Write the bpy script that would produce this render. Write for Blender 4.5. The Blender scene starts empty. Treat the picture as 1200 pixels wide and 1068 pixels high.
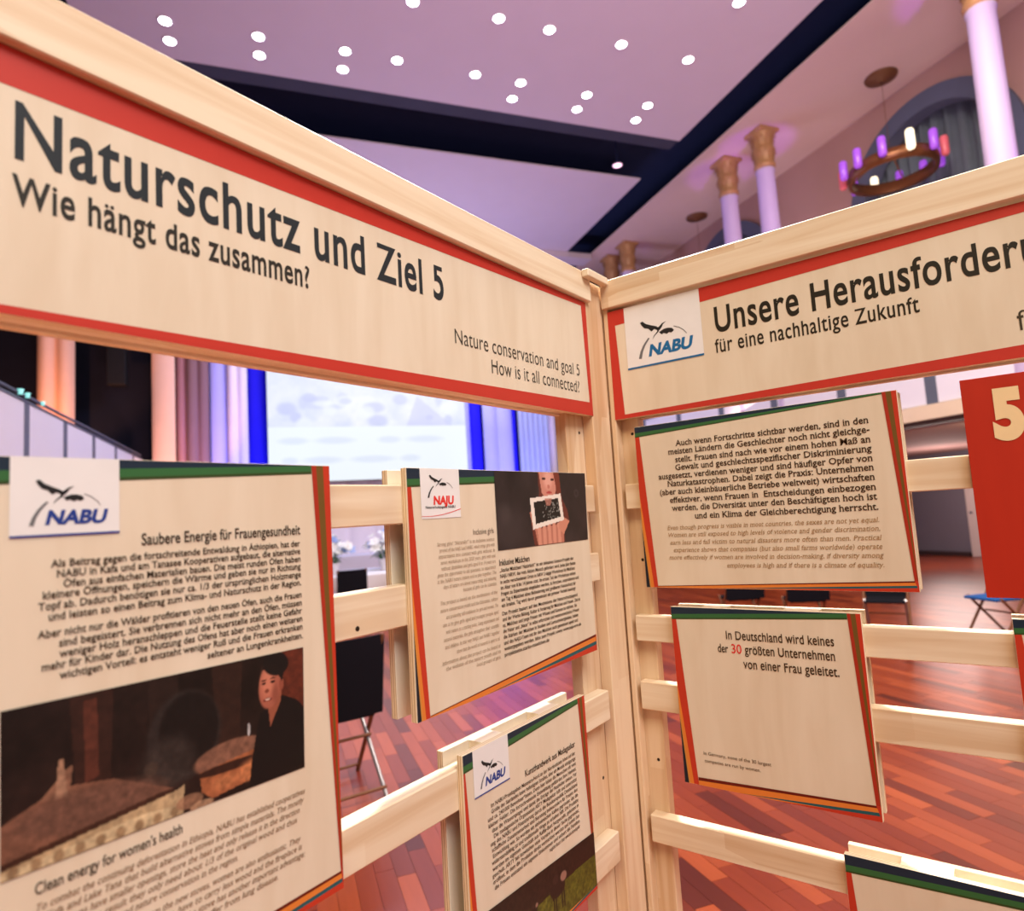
import bpy, bmesh, math, random
import numpy as np
from mathutils import Vector, Matrix
random.seed(7); rng = np.random.default_rng(7)
SC = bpy.context.scene
COL = SC.collection
PI = math.pi

# ------------------------------------------------------------------ camera
CAMP = Vector((0.6298, -1.1941, 1.6))
FL, YAW, PITCH, ROLL = 754.0, math.radians(36.72), math.radians(5.353), math.radians(-3.51)
fwd = Vector((-math.sin(YAW)*math.cos(PITCH), math.cos(YAW)*math.cos(PITCH), math.sin(PITCH)))
rt = Vector((math.cos(YAW), math.sin(YAW), 0)); up = rt.cross(fwd)
r2 = math.cos(ROLL)*rt + math.sin(ROLL)*up; u2 = -math.sin(ROLL)*rt + math.cos(ROLL)*up
cd = bpy.data.cameras.new('camera'); cam = bpy.data.objects.new('camera', cd); COL.objects.link(cam)
cam.matrix_world = Matrix(((r2.x, u2.x, -fwd.x, CAMP.x), (r2.y, u2.y, -fwd.y, CAMP.y), (r2.z, u2.z, -fwd.z, CAMP.z), (0, 0, 0, 1)))
cd.sensor_fit = 'HORIZONTAL'; cd.sensor_width = 36; cd.lens = FL/1200*36; cd.clip_start = .05; cd.clip_end = 200
cd.dof.use_dof = True; cd.dof.focus_distance = 1.05; cd.dof.aperture_fstop = 4.0
SC.camera = cam
# hall axes: local x = U (across the hall), local y = V (towards the stage)
HANG = math.radians(56.458)
HM = Matrix.Translation((CAMP.x, CAMP.y, 0)) @ Matrix.Rotation(-HANG + PI/2 + 0.0, 4, 'Z')
_v = Vector((-math.sin(HANG), math.cos(HANG), 0)); _u = Vector((_v.y, -_v.x, 0))
HM = Matrix(((_u.x, _v.x, 0, CAMP.x), (_u.y, _v.y, 0, CAMP.y), (0, 0, 1, 0), (0, 0, 0, 1)))

# ------------------------------------------------------------------ world, lights, exposure
w = bpy.data.worlds.new('world'); SC.world = w; w.use_nodes = True
w.node_tree.nodes['Background'].inputs[0].default_value = (0.62, 0.60, 0.57, 1)
w.node_tree.nodes['Background'].inputs[1].default_value = 0.55
SC.view_settings.view_transform = 'Standard'; SC.view_settings.look = 'None'
SC.view_settings.gamma = 1; SC.view_settings.use_curve_mapping = False; SC.view_settings.exposure = 0.0

def light(name, kind, U, V, z, power, color, target=None, size=1.0, size_y=None, spot=60, blend=.5, world=False):
    ld = bpy.data.lights.new(name, kind); ld.energy = power; ld.color = color
    if kind == 'AREA':
        ld.size = size
        if size_y: ld.shape = 'RECTANGLE'; ld.size_y = size_y
    else: ld.shadow_soft_size = size
    if kind == 'SPOT': ld.spot_size = math.radians(spot); ld.spot_blend = blend
    o = bpy.data.objects.new(name, ld); COL.objects.link(o)
    p = Vector((U, V, z)) if world else HM @ Vector((U, V, z))
    o.location = p
    if target is not None:
        t = Vector(target) if world else HM @ Vector(target)
        o.rotation_euler = (t - p).to_track_quat('-Z', 'Y').to_euler()
    return o
light('unseen_hall_light', 'AREA', 3.0, -1.5, 5.0, 178, (1, .98, .95), (0.2, 0.2, 1.7), 2.2, 1.6, world=True)  # unseen key area light, placed to brighten the left boards
light('unseen_hall_light', 'AREA', 1.6, -3.4, 5.4, 125, (1, .82, .52), (0.5, 0.2, 1.5), 2.0, 1.4, world=True)  # unseen warm area light, added for the right boards
light('hall_spotlight', 'SPOT', -1.3, 1.9, 6.2, 3000, (1, .97, .92), (.2, -.2, 1.3), .35, spot=40, blend=.4, world=True)
light('unseen_hall_light', 'AREA', -1.3, 1.9, 6.6, 130, (1, .92, .84), (.3, 1.3, 0), 1.6, 1.6, world=True)
light('aisle_fill_light', 'AREA', 5.2, 3.4, 8.2, 700, (1, .86, .70), (5.2, 5.2, 0), 4, 3)  # unseen area light, tuned to brighten the right floor
light('added_ceiling_uplight', 'AREA', 2.6, 1.5, 3.2, 330, (.86, .64, .88), (2.6, 8.5, 8.5), 3, 3)  # unseen area light added to wash the ceiling in lilac
light('added_ceiling_uplight', 'AREA', 3.0, 14.6, 3.4, 190, (.66, .62, 1.0), (3.2, 12.8, 8.5), 5, .6)  # second added area light, tints the far ceiling panel bluish
light('added_aisle_uplight', 'AREA', 9.7, 8.5, 3.9, 70, (1, .68, .58), (9.1, 9.5, 8.5), 1.0, 5)  # unseen area light added to lighten the aisle ceiling and upper wall
light('gallery_soffit_lamp', 'POINT', 9.3, 5.9, 2.3, 14, (1, .85, .6), None, .08)
light('under_gallery_fill', 'POINT', 13.2, 9.8, 1.7, 120, (1, .82, .76), None, .8)  # unseen point light added to brighten the soffit and grey wall
for (V, P) in ((5.17, 420), (9.15, 400), (10.19, 300), (14.24, 60)):
    light('column_spotlight', 'SPOT', 8.25, V - .62, 3.7, P, (.40, .09, 1.0), (8.66, V + .05, 6.9), .05, spot=19)
light('stage_blue_light', 'SPOT', -0.6, 13.6, .6, 900, (.10, .16, 1), (-.6, 16.5, 3.4), .15, spot=46)
light('stage_blue_light', 'SPOT', 5.7, 13.6, .6, 1000, (.16, .20, 1), (5.6, 16.5, 3.2), .15, spot=50)
light('stage_orange_light', 'SPOT', -4.7, 15.0, 2.9, 420, (1, .36, .14), (-4.7, 16.5, 4.9), .1, spot=75)
light('stage_pink_light', 'SPOT', -2.2, 14.2, 2.0, 330, (1, .46, .36), (-2.2, 16.5, 4.1), .15, spot=55)
light('stage_white_light', 'AREA', 2.4, 12.4, 7.8, 420, (.72, .74, 1), (1.8, 15, 1.5), 4, 1)
light('floor_blue_light', 'SPOT', -1.2, 7.2, 5.6, 950, (.36, .28, 1), (.55, 5.3, 0), .2, spot=30, blend=.9)

# ------------------------------------------------------------------ materials
def lin(c):
    return tuple(((x/255)/12.92 if x/255 <= .04045 else (((x/255)+.055)/1.055)**2.4) for x in c[:3]) + (1,)
def new_mat(name, rough=.5, spec=.4):
    m = bpy.data.materials.new(name); m.use_nodes = True
    b = m.node_tree.nodes['Principled BSDF']; b.inputs['Roughness'].default_value = rough
    b.inputs['Specular IOR Level'].default_value = spec
    return m, m.node_tree.nodes, m.node_tree.links, b
MC = {}
def plain(name, rgb, rough=.6, spec=.3, noise=.06, scale=9, metal=0, emit=0, ecol=None):
    if name in MC: return MC[name]
    m, N, L, b = new_mat(name, rough, spec); b.inputs['Metallic'].default_value = metal
    tc = N.new('ShaderNodeTexCoord'); nz = N.new('ShaderNodeTexNoise'); nz.inputs['Scale'].default_value = scale
    nz.inputs['Detail'].default_value = 3
    mx = N.new('ShaderNodeMix'); mx.data_type = 'RGBA'
    c = lin(rgb); mx.inputs[6].default_value = tuple(x*(1-noise) for x in c[:3]) + (1,); mx.inputs[7].default_value = tuple(min(1, x*(1+noise)) for x in c[:3]) + (1,)
    L.new(tc.outputs['Object'], nz.inputs['Vector']); L.new(nz.outputs['Fac'], mx.inputs[0]); L.new(mx.outputs[2], b.inputs['Base Color'])
    if emit:
        b.inputs['Emission Color'].default_value = lin(ecol or rgb); b.inputs['Emission Strength'].default_value = emit
    MC[name] = m; return m

def wood(name, base, dark, axis=0, patch=True, rough=.42):
    """pine batten: grain runs along one local axis; finger-jointed pieces differ a little in tone"""
    m, N, L, b = new_mat(name, rough, .35)
    tc = N.new('ShaderNodeTexCoord'); mp = N.new('ShaderNodeMapping')
    sc = [22, 22, 22]; sc[axis] = 1.1; mp.inputs['Scale'].default_value = sc
    oi = N.new('ShaderNodeObjectInfo'); ad = N.new('ShaderNodeVectorMath'); ad.operation = 'ADD'
    ml = N.new('ShaderNodeVectorMath'); ml.operation = 'SCALE'; ml.inputs['Scale'].default_value = 7.0
    cmb = N.new('ShaderNodeCombineXYZ')
    for i in range(3): L.new(oi.outputs['Random'], cmb.inputs[i])
    L.new(cmb.outputs[0], ml.inputs[0]); L.new(tc.outputs['Object'], ad.inputs[0]); L.new(ml.outputs[0], ad.inputs[1])
    L.new(ad.outputs[0], mp.inputs['Vector'])
    nz = N.new('ShaderNodeTexNoise'); nz.inputs['Scale'].default_value = 2.2; nz.inputs['Detail'].default_value = 5; nz.inputs['Distortion'].default_value = .6
    L.new(mp.outputs[0], nz.inputs['Vector'])
    rp = N.new('ShaderNodeValToRGB'); rp.color_ramp.elements[0].position = .36; rp.color_ramp.elements[1].position = .62
    rp.color_ramp.elements[0].color = lin(dark); rp.color_ramp.elements[1].color = lin(base)
    L.new(nz.outputs['Fac'], rp.inputs[0])
    last = rp.outputs[0]
    if patch:
        vp = N.new('ShaderNodeMapping'); s2 = [1.0, 1.0, 1.0]; s2[axis] = 2.1
        for k in range(3):
            if k != axis: s2[k] = 9.0
        vp.inputs['Scale'].default_value = s2; L.new(ad.outputs[0], vp.inputs['Vector'])
        vo = N.new('ShaderNodeTexVoronoi'); vo.distance = 'CHEBYCHEV'; vo.inputs['Scale'].default_value = 1.6; L.new(vp.outputs[0], vo.inputs['Vector'])
        hs = N.new('ShaderNodeMix'); hs.data_type = 'RGBA'; hs.blend_type = 'MULTIPLY'; hs.inputs[0].default_value = .55
        r3 = N.new('ShaderNodeValToRGB'); r3.color_ramp.elements[0].color = (.80, .66, .52, 1); r3.color_ramp.elements[1].color = (1, 1, 1, 1)
        r3.color_ramp.elements[0].position = .12; r3.color_ramp.elements[1].position = .32
        sp = N.new('ShaderNodeSeparateColor'); L.new(vo.outputs['Color'], sp.inputs[0]); L.new(sp.outputs[0], r3.inputs[0])
        L.new(last, hs.inputs[6]); L.new(r3.outputs[0], hs.inputs[7]); last = hs.outputs[2]
    L.new(last, b.inputs['Base Color'])
    bp = N.new('ShaderNodeBump'); bp.inputs['Strength'].default_value = .05; L.new(nz.outputs['Fac'], bp.inputs['Height']); L.new(bp.outputs[0], b.inputs['Normal'])
    return m
PINE = (236, 218, 193); PINED = (222, 196, 165)
M_railwood = wood('pine_batten', PINE, PINED, 0)
M_postwood = wood('pine_post', (234, 208, 178), (220, 186, 150), 1)
M_spacer = wood('pine_spacer', (246, 232, 206), (236, 214, 184), 0, patch=False)

def ply_material(name, face, face2):
    """birch plywood: plain pale face with faint vertical figure, striped edge of glued layers"""
    m, N, L, b = new_mat(name, .48, .35)
    tc = N.new('ShaderNodeTexCoord'); mp = N.new('ShaderNodeMapping'); mp.inputs['Scale'].default_value = (9, 1.3, 9)
    L.new(tc.outputs['Object'], mp.inputs['Vector'])
    nz = N.new('ShaderNodeTexNoise'); nz.inputs['Scale'].default_value = 3.0; nz.inputs['Detail'].default_value = 5; nz.inputs['Distortion'].default_value = .5
    L.new(mp.outputs[0], nz.inputs['Vector'])
    rp = N.new('ShaderNodeValToRGB'); rp.color_ramp.elements[0].position = .3; rp.color_ramp.elements[1].position = .7
    rp.color_ramp.elements[0].color = lin(face2); rp.color_ramp.elements[1].color = lin(face); L.new(nz.outputs['Fac'], rp.inputs[0])
    sx = N.new('ShaderNodeSeparateXYZ'); L.new(tc.outputs['Object'], sx.inputs[0])
    mu = N.new('ShaderNodeMath'); mu.operation = 'MULTIPLY'; mu.inputs[1].default_value = 2*PI/0.0042; L.new(sx.outputs[2], mu.inputs[0])
    sn = N.new('ShaderNodeMath'); sn.operation = 'SINE'; L.new(mu.outputs[0], sn.inputs[0])
    re = N.new('ShaderNodeValToRGB'); re.color_ramp.elements[0].color = lin((196, 160, 118)); re.color_ramp.elements[1].color = lin((243, 222, 190))
    re.color_ramp.elements[0].position = .1; re.color_ramp.elements[1].position = .5
    ma = N.new('ShaderNodeMath'); ma.operation = 'MULTIPLY_ADD'; ma.inputs[1].default_value = .5; ma.inputs[2].default_value = .5
    L.new(sn.outputs[0], ma.inputs[0]); L.new(ma.outputs[0], re.inputs[0])
    sn2 = N.new('ShaderNodeSeparateXYZ'); L.new(tc.outputs['Normal'], sn2.inputs[0])
    ab = N.new('ShaderNodeMath'); ab.operation = 'ABSOLUTE'; L.new(sn2.outputs[2], ab.inputs[0])
    gt = N.new('ShaderNodeMath'); gt.operation = 'GREATER_THAN'; gt.inputs[1].default_value = .7; L.new(ab.outputs[0], gt.inputs[0])
    mx = N.new('ShaderNodeMix'); mx.data_type = 'RGBA'; L.new(gt.outputs[0], mx.inputs[0]); L.new(re.outputs[0], mx.inputs[6]); L.new(rp.outputs[0], mx.inputs[7])
    L.new(mx.outputs[2], b.inputs['Base Color'])
    return m
M_ply = ply_material('birch_plywood', (228, 214, 194), (219, 202, 179))

INK = {}
def ink(rgb, name=None, rough=.5):
    k = tuple(rgb)
    if k not in INK: INK[k] = plain(name or 'printed_ink_%02x%02x%02x' % k, rgb, rough, .3, .05, 30)
    return INK[k]
RED = (192, 54, 42); BLACK = (40, 32, 24); TITLEINK = (34, 40, 46); BLUE = (38, 62, 142)

def attr_mat(name, rough=.45):
    if name in MC: return MC[name]
    m, N, L, b = new_mat(name, rough, .35)
    a = N.new('ShaderNodeAttribute'); a.attribute_name = 'Col'; L.new(a.outputs['Color'], b.inputs['Base Color'])
    MC[name] = m; return m

# ------------------------------------------------------------------ object helpers
def link(name, me, parent=None, mats=(), loc=None, rot=None):
    o = bpy.data.objects.new(name, me); COL.objects.link(o)
    for m in mats: me.materials.append(m)
    if parent is not None: o.parent = parent
    if loc is not None: o.location = loc
    if rot is not None: o.rotation_euler = rot
    return o
def tag(o, label=None, cat=None, group=None, kind=None):
    if label: o['label'] = label
    if cat: o['category'] = cat
    if group: o['group'] = group
    if kind: o['kind'] = kind
    return o
def empty(name, matrix=None, loc=None, parent=None):
    o = bpy.data.objects.new(name, None); COL.objects.link(o); o.empty_display_size = .1
    if matrix is not None: o.matrix_world = matrix
    if loc is not None: o.location = loc
    if parent: o.parent = parent
    return o
def hall_empty(name, U, V, z, rz=0):
    return empty(name, HM @ Matrix.Translation((U, V, z)) @ Matrix.Rotation(rz, 4, 'Z'))
class MB:
    def __init__(s): s.v = []; s.f = []; s.mi = []; s.sm = []
    def add(s, vs, fs, mi=0, smooth=False):
        n = len(s.v); s.v += [tuple(p) for p in vs]
        for f in fs: s.f.append(tuple(i+n for i in f)); s.mi.append(mi); s.sm.append(smooth)
        return s
    def box(s, x0, x1, y0, y1, z0, z1, mi=0, bev=0):
        if bev <= 0:
            vs = [(x, y, z) for z in (z0, z1) for y in (y0, y1) for x in (x0, x1)]
            return s.add(vs, [(0, 2, 3, 1), (4, 5, 7, 6), (0, 1, 5, 4), (2, 6, 7, 3), (0, 4, 6, 2), (1, 3, 7, 5)], mi)
        bm = bmesh.new(); bmesh.ops.create_cube(bm, size=1)
        for v in bm.verts: v.co = ((x0+x1)/2+v.co.x*(x1-x0), (y0+y1)/2+v.co.y*(y1-y0), (z0+z1)/2+v.co.z*(z1-z0))
        bmesh.ops.bevel(bm, geom=bm.edges[:], offset=bev, segments=1, affect='EDGES')
        bm.verts.index_update(); s.add([v.co[:] for v in bm.verts], [tuple(v.index for v in f.verts) for f in bm.faces], mi); bm.free(); return s
    def tube(s, pts, r, seg=8, mi=0, cap=True):
        P = [Vector(p) for p in pts]; rs = r if isinstance(r, (list, tuple)) else [r]*len(P); rings = []
        for i, p in enumerate(P):
            d = (P[min(i+1, len(P)-1)] - P[max(i-1, 0)]).normalized()
            a = d.cross(Vector((0, 0, 1))) if abs(d.z) < .95 else d.cross(Vector((1, 0, 0)))
            a.normalize(); bb = d.cross(a)
            rings.append([p + rs[i]*(math.cos(2*PI*k/seg)*a + math.sin(2*PI*k/seg)*bb) for k in range(seg)])
        vs = [q for R_ in rings for q in R_]; fs = []
        for i in range(len(P)-1):
            for k in range(seg): fs.append((i*seg+k, i*seg+(k+1) % seg, (i+1)*seg+(k+1) % seg, (i+1)*seg+k))
        s.add(vs, fs, mi, True)
        if cap: s.add(rings[0], [tuple(range(seg))[::-1]], mi); s.add(rings[-1], [tuple(range(seg))], mi)
        return s
    def lathe(s, prof, seg=24, c=(0, 0), mi=0):
        vs = []; fs = []
        for (r, z) in prof:
            for k in range(seg): vs.append((c[0]+r*math.cos(2*PI*k/seg), c[1]+r*math.sin(2*PI*k/seg), z))
        for i in range(len(prof)-1):
            for k in range(seg): fs.append((i*seg+k, i*seg+(k+1) % seg, (i+1)*seg+(k+1) % seg, (i+1)*seg+k))
        return s.add(vs, fs, mi, True)
    def mesh(s, name):
        me = bpy.data.meshes.new(name); me.from_pydata(s.v, [], s.f)
        me.polygons.foreach_set('material_index', s.mi); me.polygons.foreach_set('use_smooth', s.sm); me.update(); return me
    def build(s, name, mats, parent=None, loc=None, rot=None):
        if not isinstance(mats, (list, tuple)): mats = [mats]
        return link(name, s.mesh(name), parent, mats, loc, rot)

# ------------------------------------------------------------------ lettering
_tc = {}
def glyph_run(body, offset=0.0, res=3, spacing=1.0):
    key = (body, round(offset, 4), res, spacing)
    if key in _tc: return _tc[key]
    c = bpy.data.curves.new('t', 'FONT'); c.body = body; c.size = 1; c.offset = offset; c.resolution_u = res; c.space_character = spacing; c.fill_mode = 'FRONT'
    o = bpy.data.objects.new('t', c); COL.objects.link(o)
    dg = bpy.context.evaluated_depsgraph_get(); dg.update()
    me = o.evaluated_get(dg).to_mesh()
    n = len(me.vertices); co = np.zeros(n*3); me.vertices.foreach_get('co', co); co = co.reshape(-1, 3)[:, :2].copy()
    fs = [tuple(p.vertices) for p in me.polygons]
    o.evaluated_get(dg).to_mesh_clear(); bpy.data.objects.remove(o); bpy.data.curves.remove(c)
    _tc[key] = (co, fs); return co, fs
CAPH = None
def caph():
    global CAPH
    if CAPH is None: CAPH = float(glyph_run('H')[0][:, 1].max())
    return CAPH
def add_serifs(co, fs):
    """slab serifs on the free ends of vertical stems (baseline, x-height, cap height)"""
    xh = float(glyph_run('x')[0][:, 1].max()); H = caph(); asc = float(glyph_run('l')[0][:, 1].max())
    cnt = {}
    for f in fs:
        for i in range(len(f)):
            e = tuple(sorted((f[i], f[(i+1) % len(f)]))); cnt[e] = cnt.get(e, 0)+1
    V = [tuple(c) for c in co]; F = list(fs)
    for (a, b), k in cnt.items():
        if k != 1: continue
        (x0, y0), (x1, y1) = co[a], co[b]
        if abs(y0-y1) > .004: continue
        wd = abs(x1-x0)
        if wd < .03 or wd > .2: continue
        y = y0
        if abs(y) < .012: lo, hi = y, y+.045
        elif min(abs(y-xh), abs(y-H), abs(y-asc)) < .02: lo, hi = y-.045, y
        else: continue
        xl, xr = min(x0, x1)-.038, max(x0, x1)+.038
        if abs(y) >= .012: xr = max(x0, x1)
        n = len(V); V += [(xl, lo), (xr, lo), (xr, hi), (xl, hi)]; F.append((n, n+1, n+2, n+3))
    return np.array(V), F
def line(mb, body, x0, x1, y, cap, z=0.0, mi=0, offset=0.0, res=3, shear=0.0, serif=False, y1=None, spacing=1.0, xr=0):
    co, fs = glyph_run(body, offset, res, spacing)
    if serif:
        co, fs = add_serifs(co, fs); xr = xr or .72
    xmin, xmax = co[:, 0].min(), co[:, 0].max()
    sx = (x1-x0)/(xmax-xmin) if x1 is not None else cap/caph()*.6
    sy = cap/caph()
    yy = co[:, 1]
    if xr:
        xh = float(glyph_run('x')[0][:, 1].max()); H = caph(); t_ = xr*H
        yy = np.where(yy <= 0, yy*.9, np.where(yy <= xh, yy*t_/xh, t_+(yy-xh)*(H*1.0-t_)/(H-xh)))
    X = x0+(co[:, 0]-xmin)*sx + shear*yy*sy; Y = y+yy*sy
    if y1 is not None: Y = Y + (co[:, 0]-xmin)/(xmax-xmin)*(y1-y)
    mb.add([(a, b_, z) for a, b_ in zip(X, Y)], fs, mi)

def quad(mb, pts, z, mi): mb.add([(p[0], p[1], z) for p in pts], [tuple(range(len(pts)))], mi)

# ------------------------------------------------------------------ printed pictures (vertex-coloured print)
def vnoise(u, v, sc, seed):
    r = np.random.default_rng(seed); g = r.random((64, 64)); x = u*sc; y = v*sc
    xi = np.floor(x).astype(int); yi = np.floor(y).astype(int); fx = x-xi; fy = y-yi; fx = fx*fx*(3-2*fx); fy = fy*fy*(3-2*fy)
    a = g[xi % 64, yi % 64]; b = g[(xi+1) % 64, yi % 64]; c = g[xi % 64, (yi+1) % 64]; d = g[(xi+1) % 64, (yi+1) % 64]
    return a*(1-fx)*(1-fy)+b*fx*(1-fy)+c*(1-fx)*fy+d*fx*fy
def fbm(u, v, sc, seed): return (vnoise(u, v, sc, seed)*.5+vnoise(u, v, sc*2.1, seed+1)*.3+vnoise(u, v, sc*4.3, seed+2)*.2)
def inpoly(u, v, poly):
    res = np.zeros(u.shape, bool); n = len(poly)
    for i in range(n):
        x0, y0 = poly[i]; x1, y1 = poly[(i+1) % n]
        if y0 == y1: continue
        c = ((v >= min(y0, y1)) & (v < max(y0, y1))); xi = x0+(v-y0)*(x1-x0)/(y1-y0); res ^= (c & (u < xi))
    return res
class Paint:
    """u to the right 0..asp, v downwards 0..1"""
    def __init__(s, asp, nx, ny, bg):
        s.nx, s.ny = nx, ny; s.u, s.v = np.meshgrid(np.linspace(0, asp, nx), np.linspace(0, 1, ny)); s.asp = asp
        s.c = np.ones((ny, nx, 3))*np.array(bg, float)
    def put(s, mask, col, a=1.0):
        m = (mask.astype(float)*a)[..., None]; s.c = s.c*(1-m)+np.array(col, float)*m
    def poly(s, p, col, a=1.0): s.put(inpoly(s.u, s.v, p), col, a)
    def ell(s, cx, cy, rx, ry, col, a=1.0, soft=.12, ang=0):
        dx, dy = s.u-cx, s.v-cy; ca, sa = math.cos(ang), math.sin(ang); X = (dx*ca+dy*sa)/rx; Y = (-dx*sa+dy*ca)/ry
        d = np.sqrt(X*X+Y*Y); s.put(np.clip((1-d)/soft+.5, 0, 1), col, a)
    def noise(s, amt, sc, seed): s.c = s.c*(1+amt*(fbm(s.u, s.v, sc, seed)-.5)[..., None]*2)
def picture(name, P, pts, z, parent, label=None):
    """pts: TL, TR, BR, BL corners in the board's plane"""
    ny, nx = P.ny, P.nx; TL, TR, BR, BL = [np.array(p, float) for p in pts]
    a = np.linspace(0, 1, nx)[None, :, None]; b = np.linspace(0, 1, ny)[:, None, None]
    co = TL*(1-a)*(1-b)+TR*a*(1-b)+BR*a*b+BL*(1-a)*b
    vs = np.concatenate([co.reshape(-1, 2), np.full((nx*ny, 1), z)], 1)
    idx = np.arange(nx*ny).reshape(ny, nx)
    fs = np.stack([idx[1:, :-1], idx[1:, 1:], idx[:-1, 1:], idx[:-1, :-1]], -1).reshape(-1, 4)
    me = bpy.data.meshes.new(name); me.from_pydata(vs.tolist(), [], fs.tolist()); me.update()
    at = me.color_attributes.new('Col', 'FLOAT_COLOR', 'POINT')
    c = np.clip(P.c, 0, 255)/255; c = np.where(c <= .04045, c/12.92, ((c+.055)/1.055)**2.4)
    at.data.foreach_set('color', np.concatenate([c.reshape(-1, 3), np.ones((nx*ny, 1))], 1).astype(np.float32).ravel())
    return tag(link(name, me, parent, [attr_mat('photo_print')]), label)

# ------------------------------------------------------------------ logo drawing
BIRD = [  # polygons in a 0..1 square (x right, y down): 0 = dark, 1 = grey
    ([(.215, .30), (.25, .285), (.29, .335), (.36, .375), (.43, .41), (.46, .445), (.44, .475), (.40, .445), (.36, .475), (.32, .42), (.27, .40), (.235, .35)], 0),
    ([(.46, .51), (.53, .475), (.58, .475), (.63, .49), (.655, .53), (.62, .56), (.585, .545), (.56, .565), (.52, .54), (.49, .555)], 0),
    ([(.42, .44), (.465, .425), (.505, .385), (.565, .365), (.52, .40), (.50, .44), (.475, .475), (.44, .49)], 0),
    ([(.44, .485), (.465, .49), (.40, .55), (.365, .60), (.385, .55)], 0)]
def arc_strip(mb, pts, w0, w1, T, z, mi):
    n = len(pts); Lp = []; Rp = []
    for i, p in enumerate(pts):
        q = Vector(pts[min(i+1, n-1)])-Vector(pts[max(i-1, 0)]); q.normalize(); nn = Vector((-q.y, q.x)); ww = w0+(w1-w0)*i/(n-1)
        Lp.append(T(p[0]+nn.x*ww, p[1]+nn.y*ww)); Rp.append(T(p[0]-nn.x*ww, p[1]-nn.y*ww))
    for i in range(n-1): quad(mb, [Lp[i], Lp[i+1], Rp[i+1], Rp[i]], z, mi)
def logo(parent, x0, x1, y0, y1, zf, kind='nabu', blue=BLUE, line_y=None):
    """white tag with the stork mark, printed on the board"""
    mb = MB(); T = lambda a, b: (x0+(x1-x0)*a, y1-(y1-y0)*b)
    mats = [ink((232, 230, 232)), ink((34, 34, 36)), ink((112, 112, 116)), ink(blue), ink((222, 52, 44))]
    quad(mb, [(x0, y0), (x1, y0), (x1, y1), (x0, y1)], zf, 0)
    z = zf+.0003
    T0 = T
    if kind == 'naju': T = lambda a, b: T0(a, b*.80-.10)
    for poly, k in BIRD: quad(mb, [T(*p) for p in poly][::-1], z, 1)
    gray = 2 if kind == 'nabu' else 1
    arc_strip(mb, [(.18, .86), (.205, .76), (.245, .67), (.285, .61), (.32, .565)], .020, .011, T, z, gray)
    arc_strip(mb, [(.655, .47), (.72, .505), (.775, .56), (.81, .62)], .006, .004, T, z, gray)
    T = T0
    def fit(body, a0, a1, b, cap, mi, off, sh):
        t = MB(); p, q = T(a0, b), T(a1, b); c = cap*(y1-y0); line(t, body, p[0], q[0]-sh*c, p[1], c, z, 0, off, 4, sh); mb.add(t.v, t.f, mi)
    if kind == 'nabu':
        fit('NABU', .30, .885, .845, .165, 3, .045, .22)
        quad(mb, [T(0, 1.0), T(1.0, 1.0), T(1.0, .972), T(0, .972)], z, 3)
    else:
        fit('NAJU', .30, .83, .72, .16, 4, .045, .1)
        fit('Naturschutzjugend NABU', .10, .86, .80, .05, 1, .02, 0)
        arc_strip(mb, [(.0, .95), (.25, .955), (.5, .935), (.75, .89), (1.0, .83)], .004, .008, T, z, 4)
    return tag(mb.build('logo_print', mats, parent), 'white tag printed with a flying stork mark')

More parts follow.
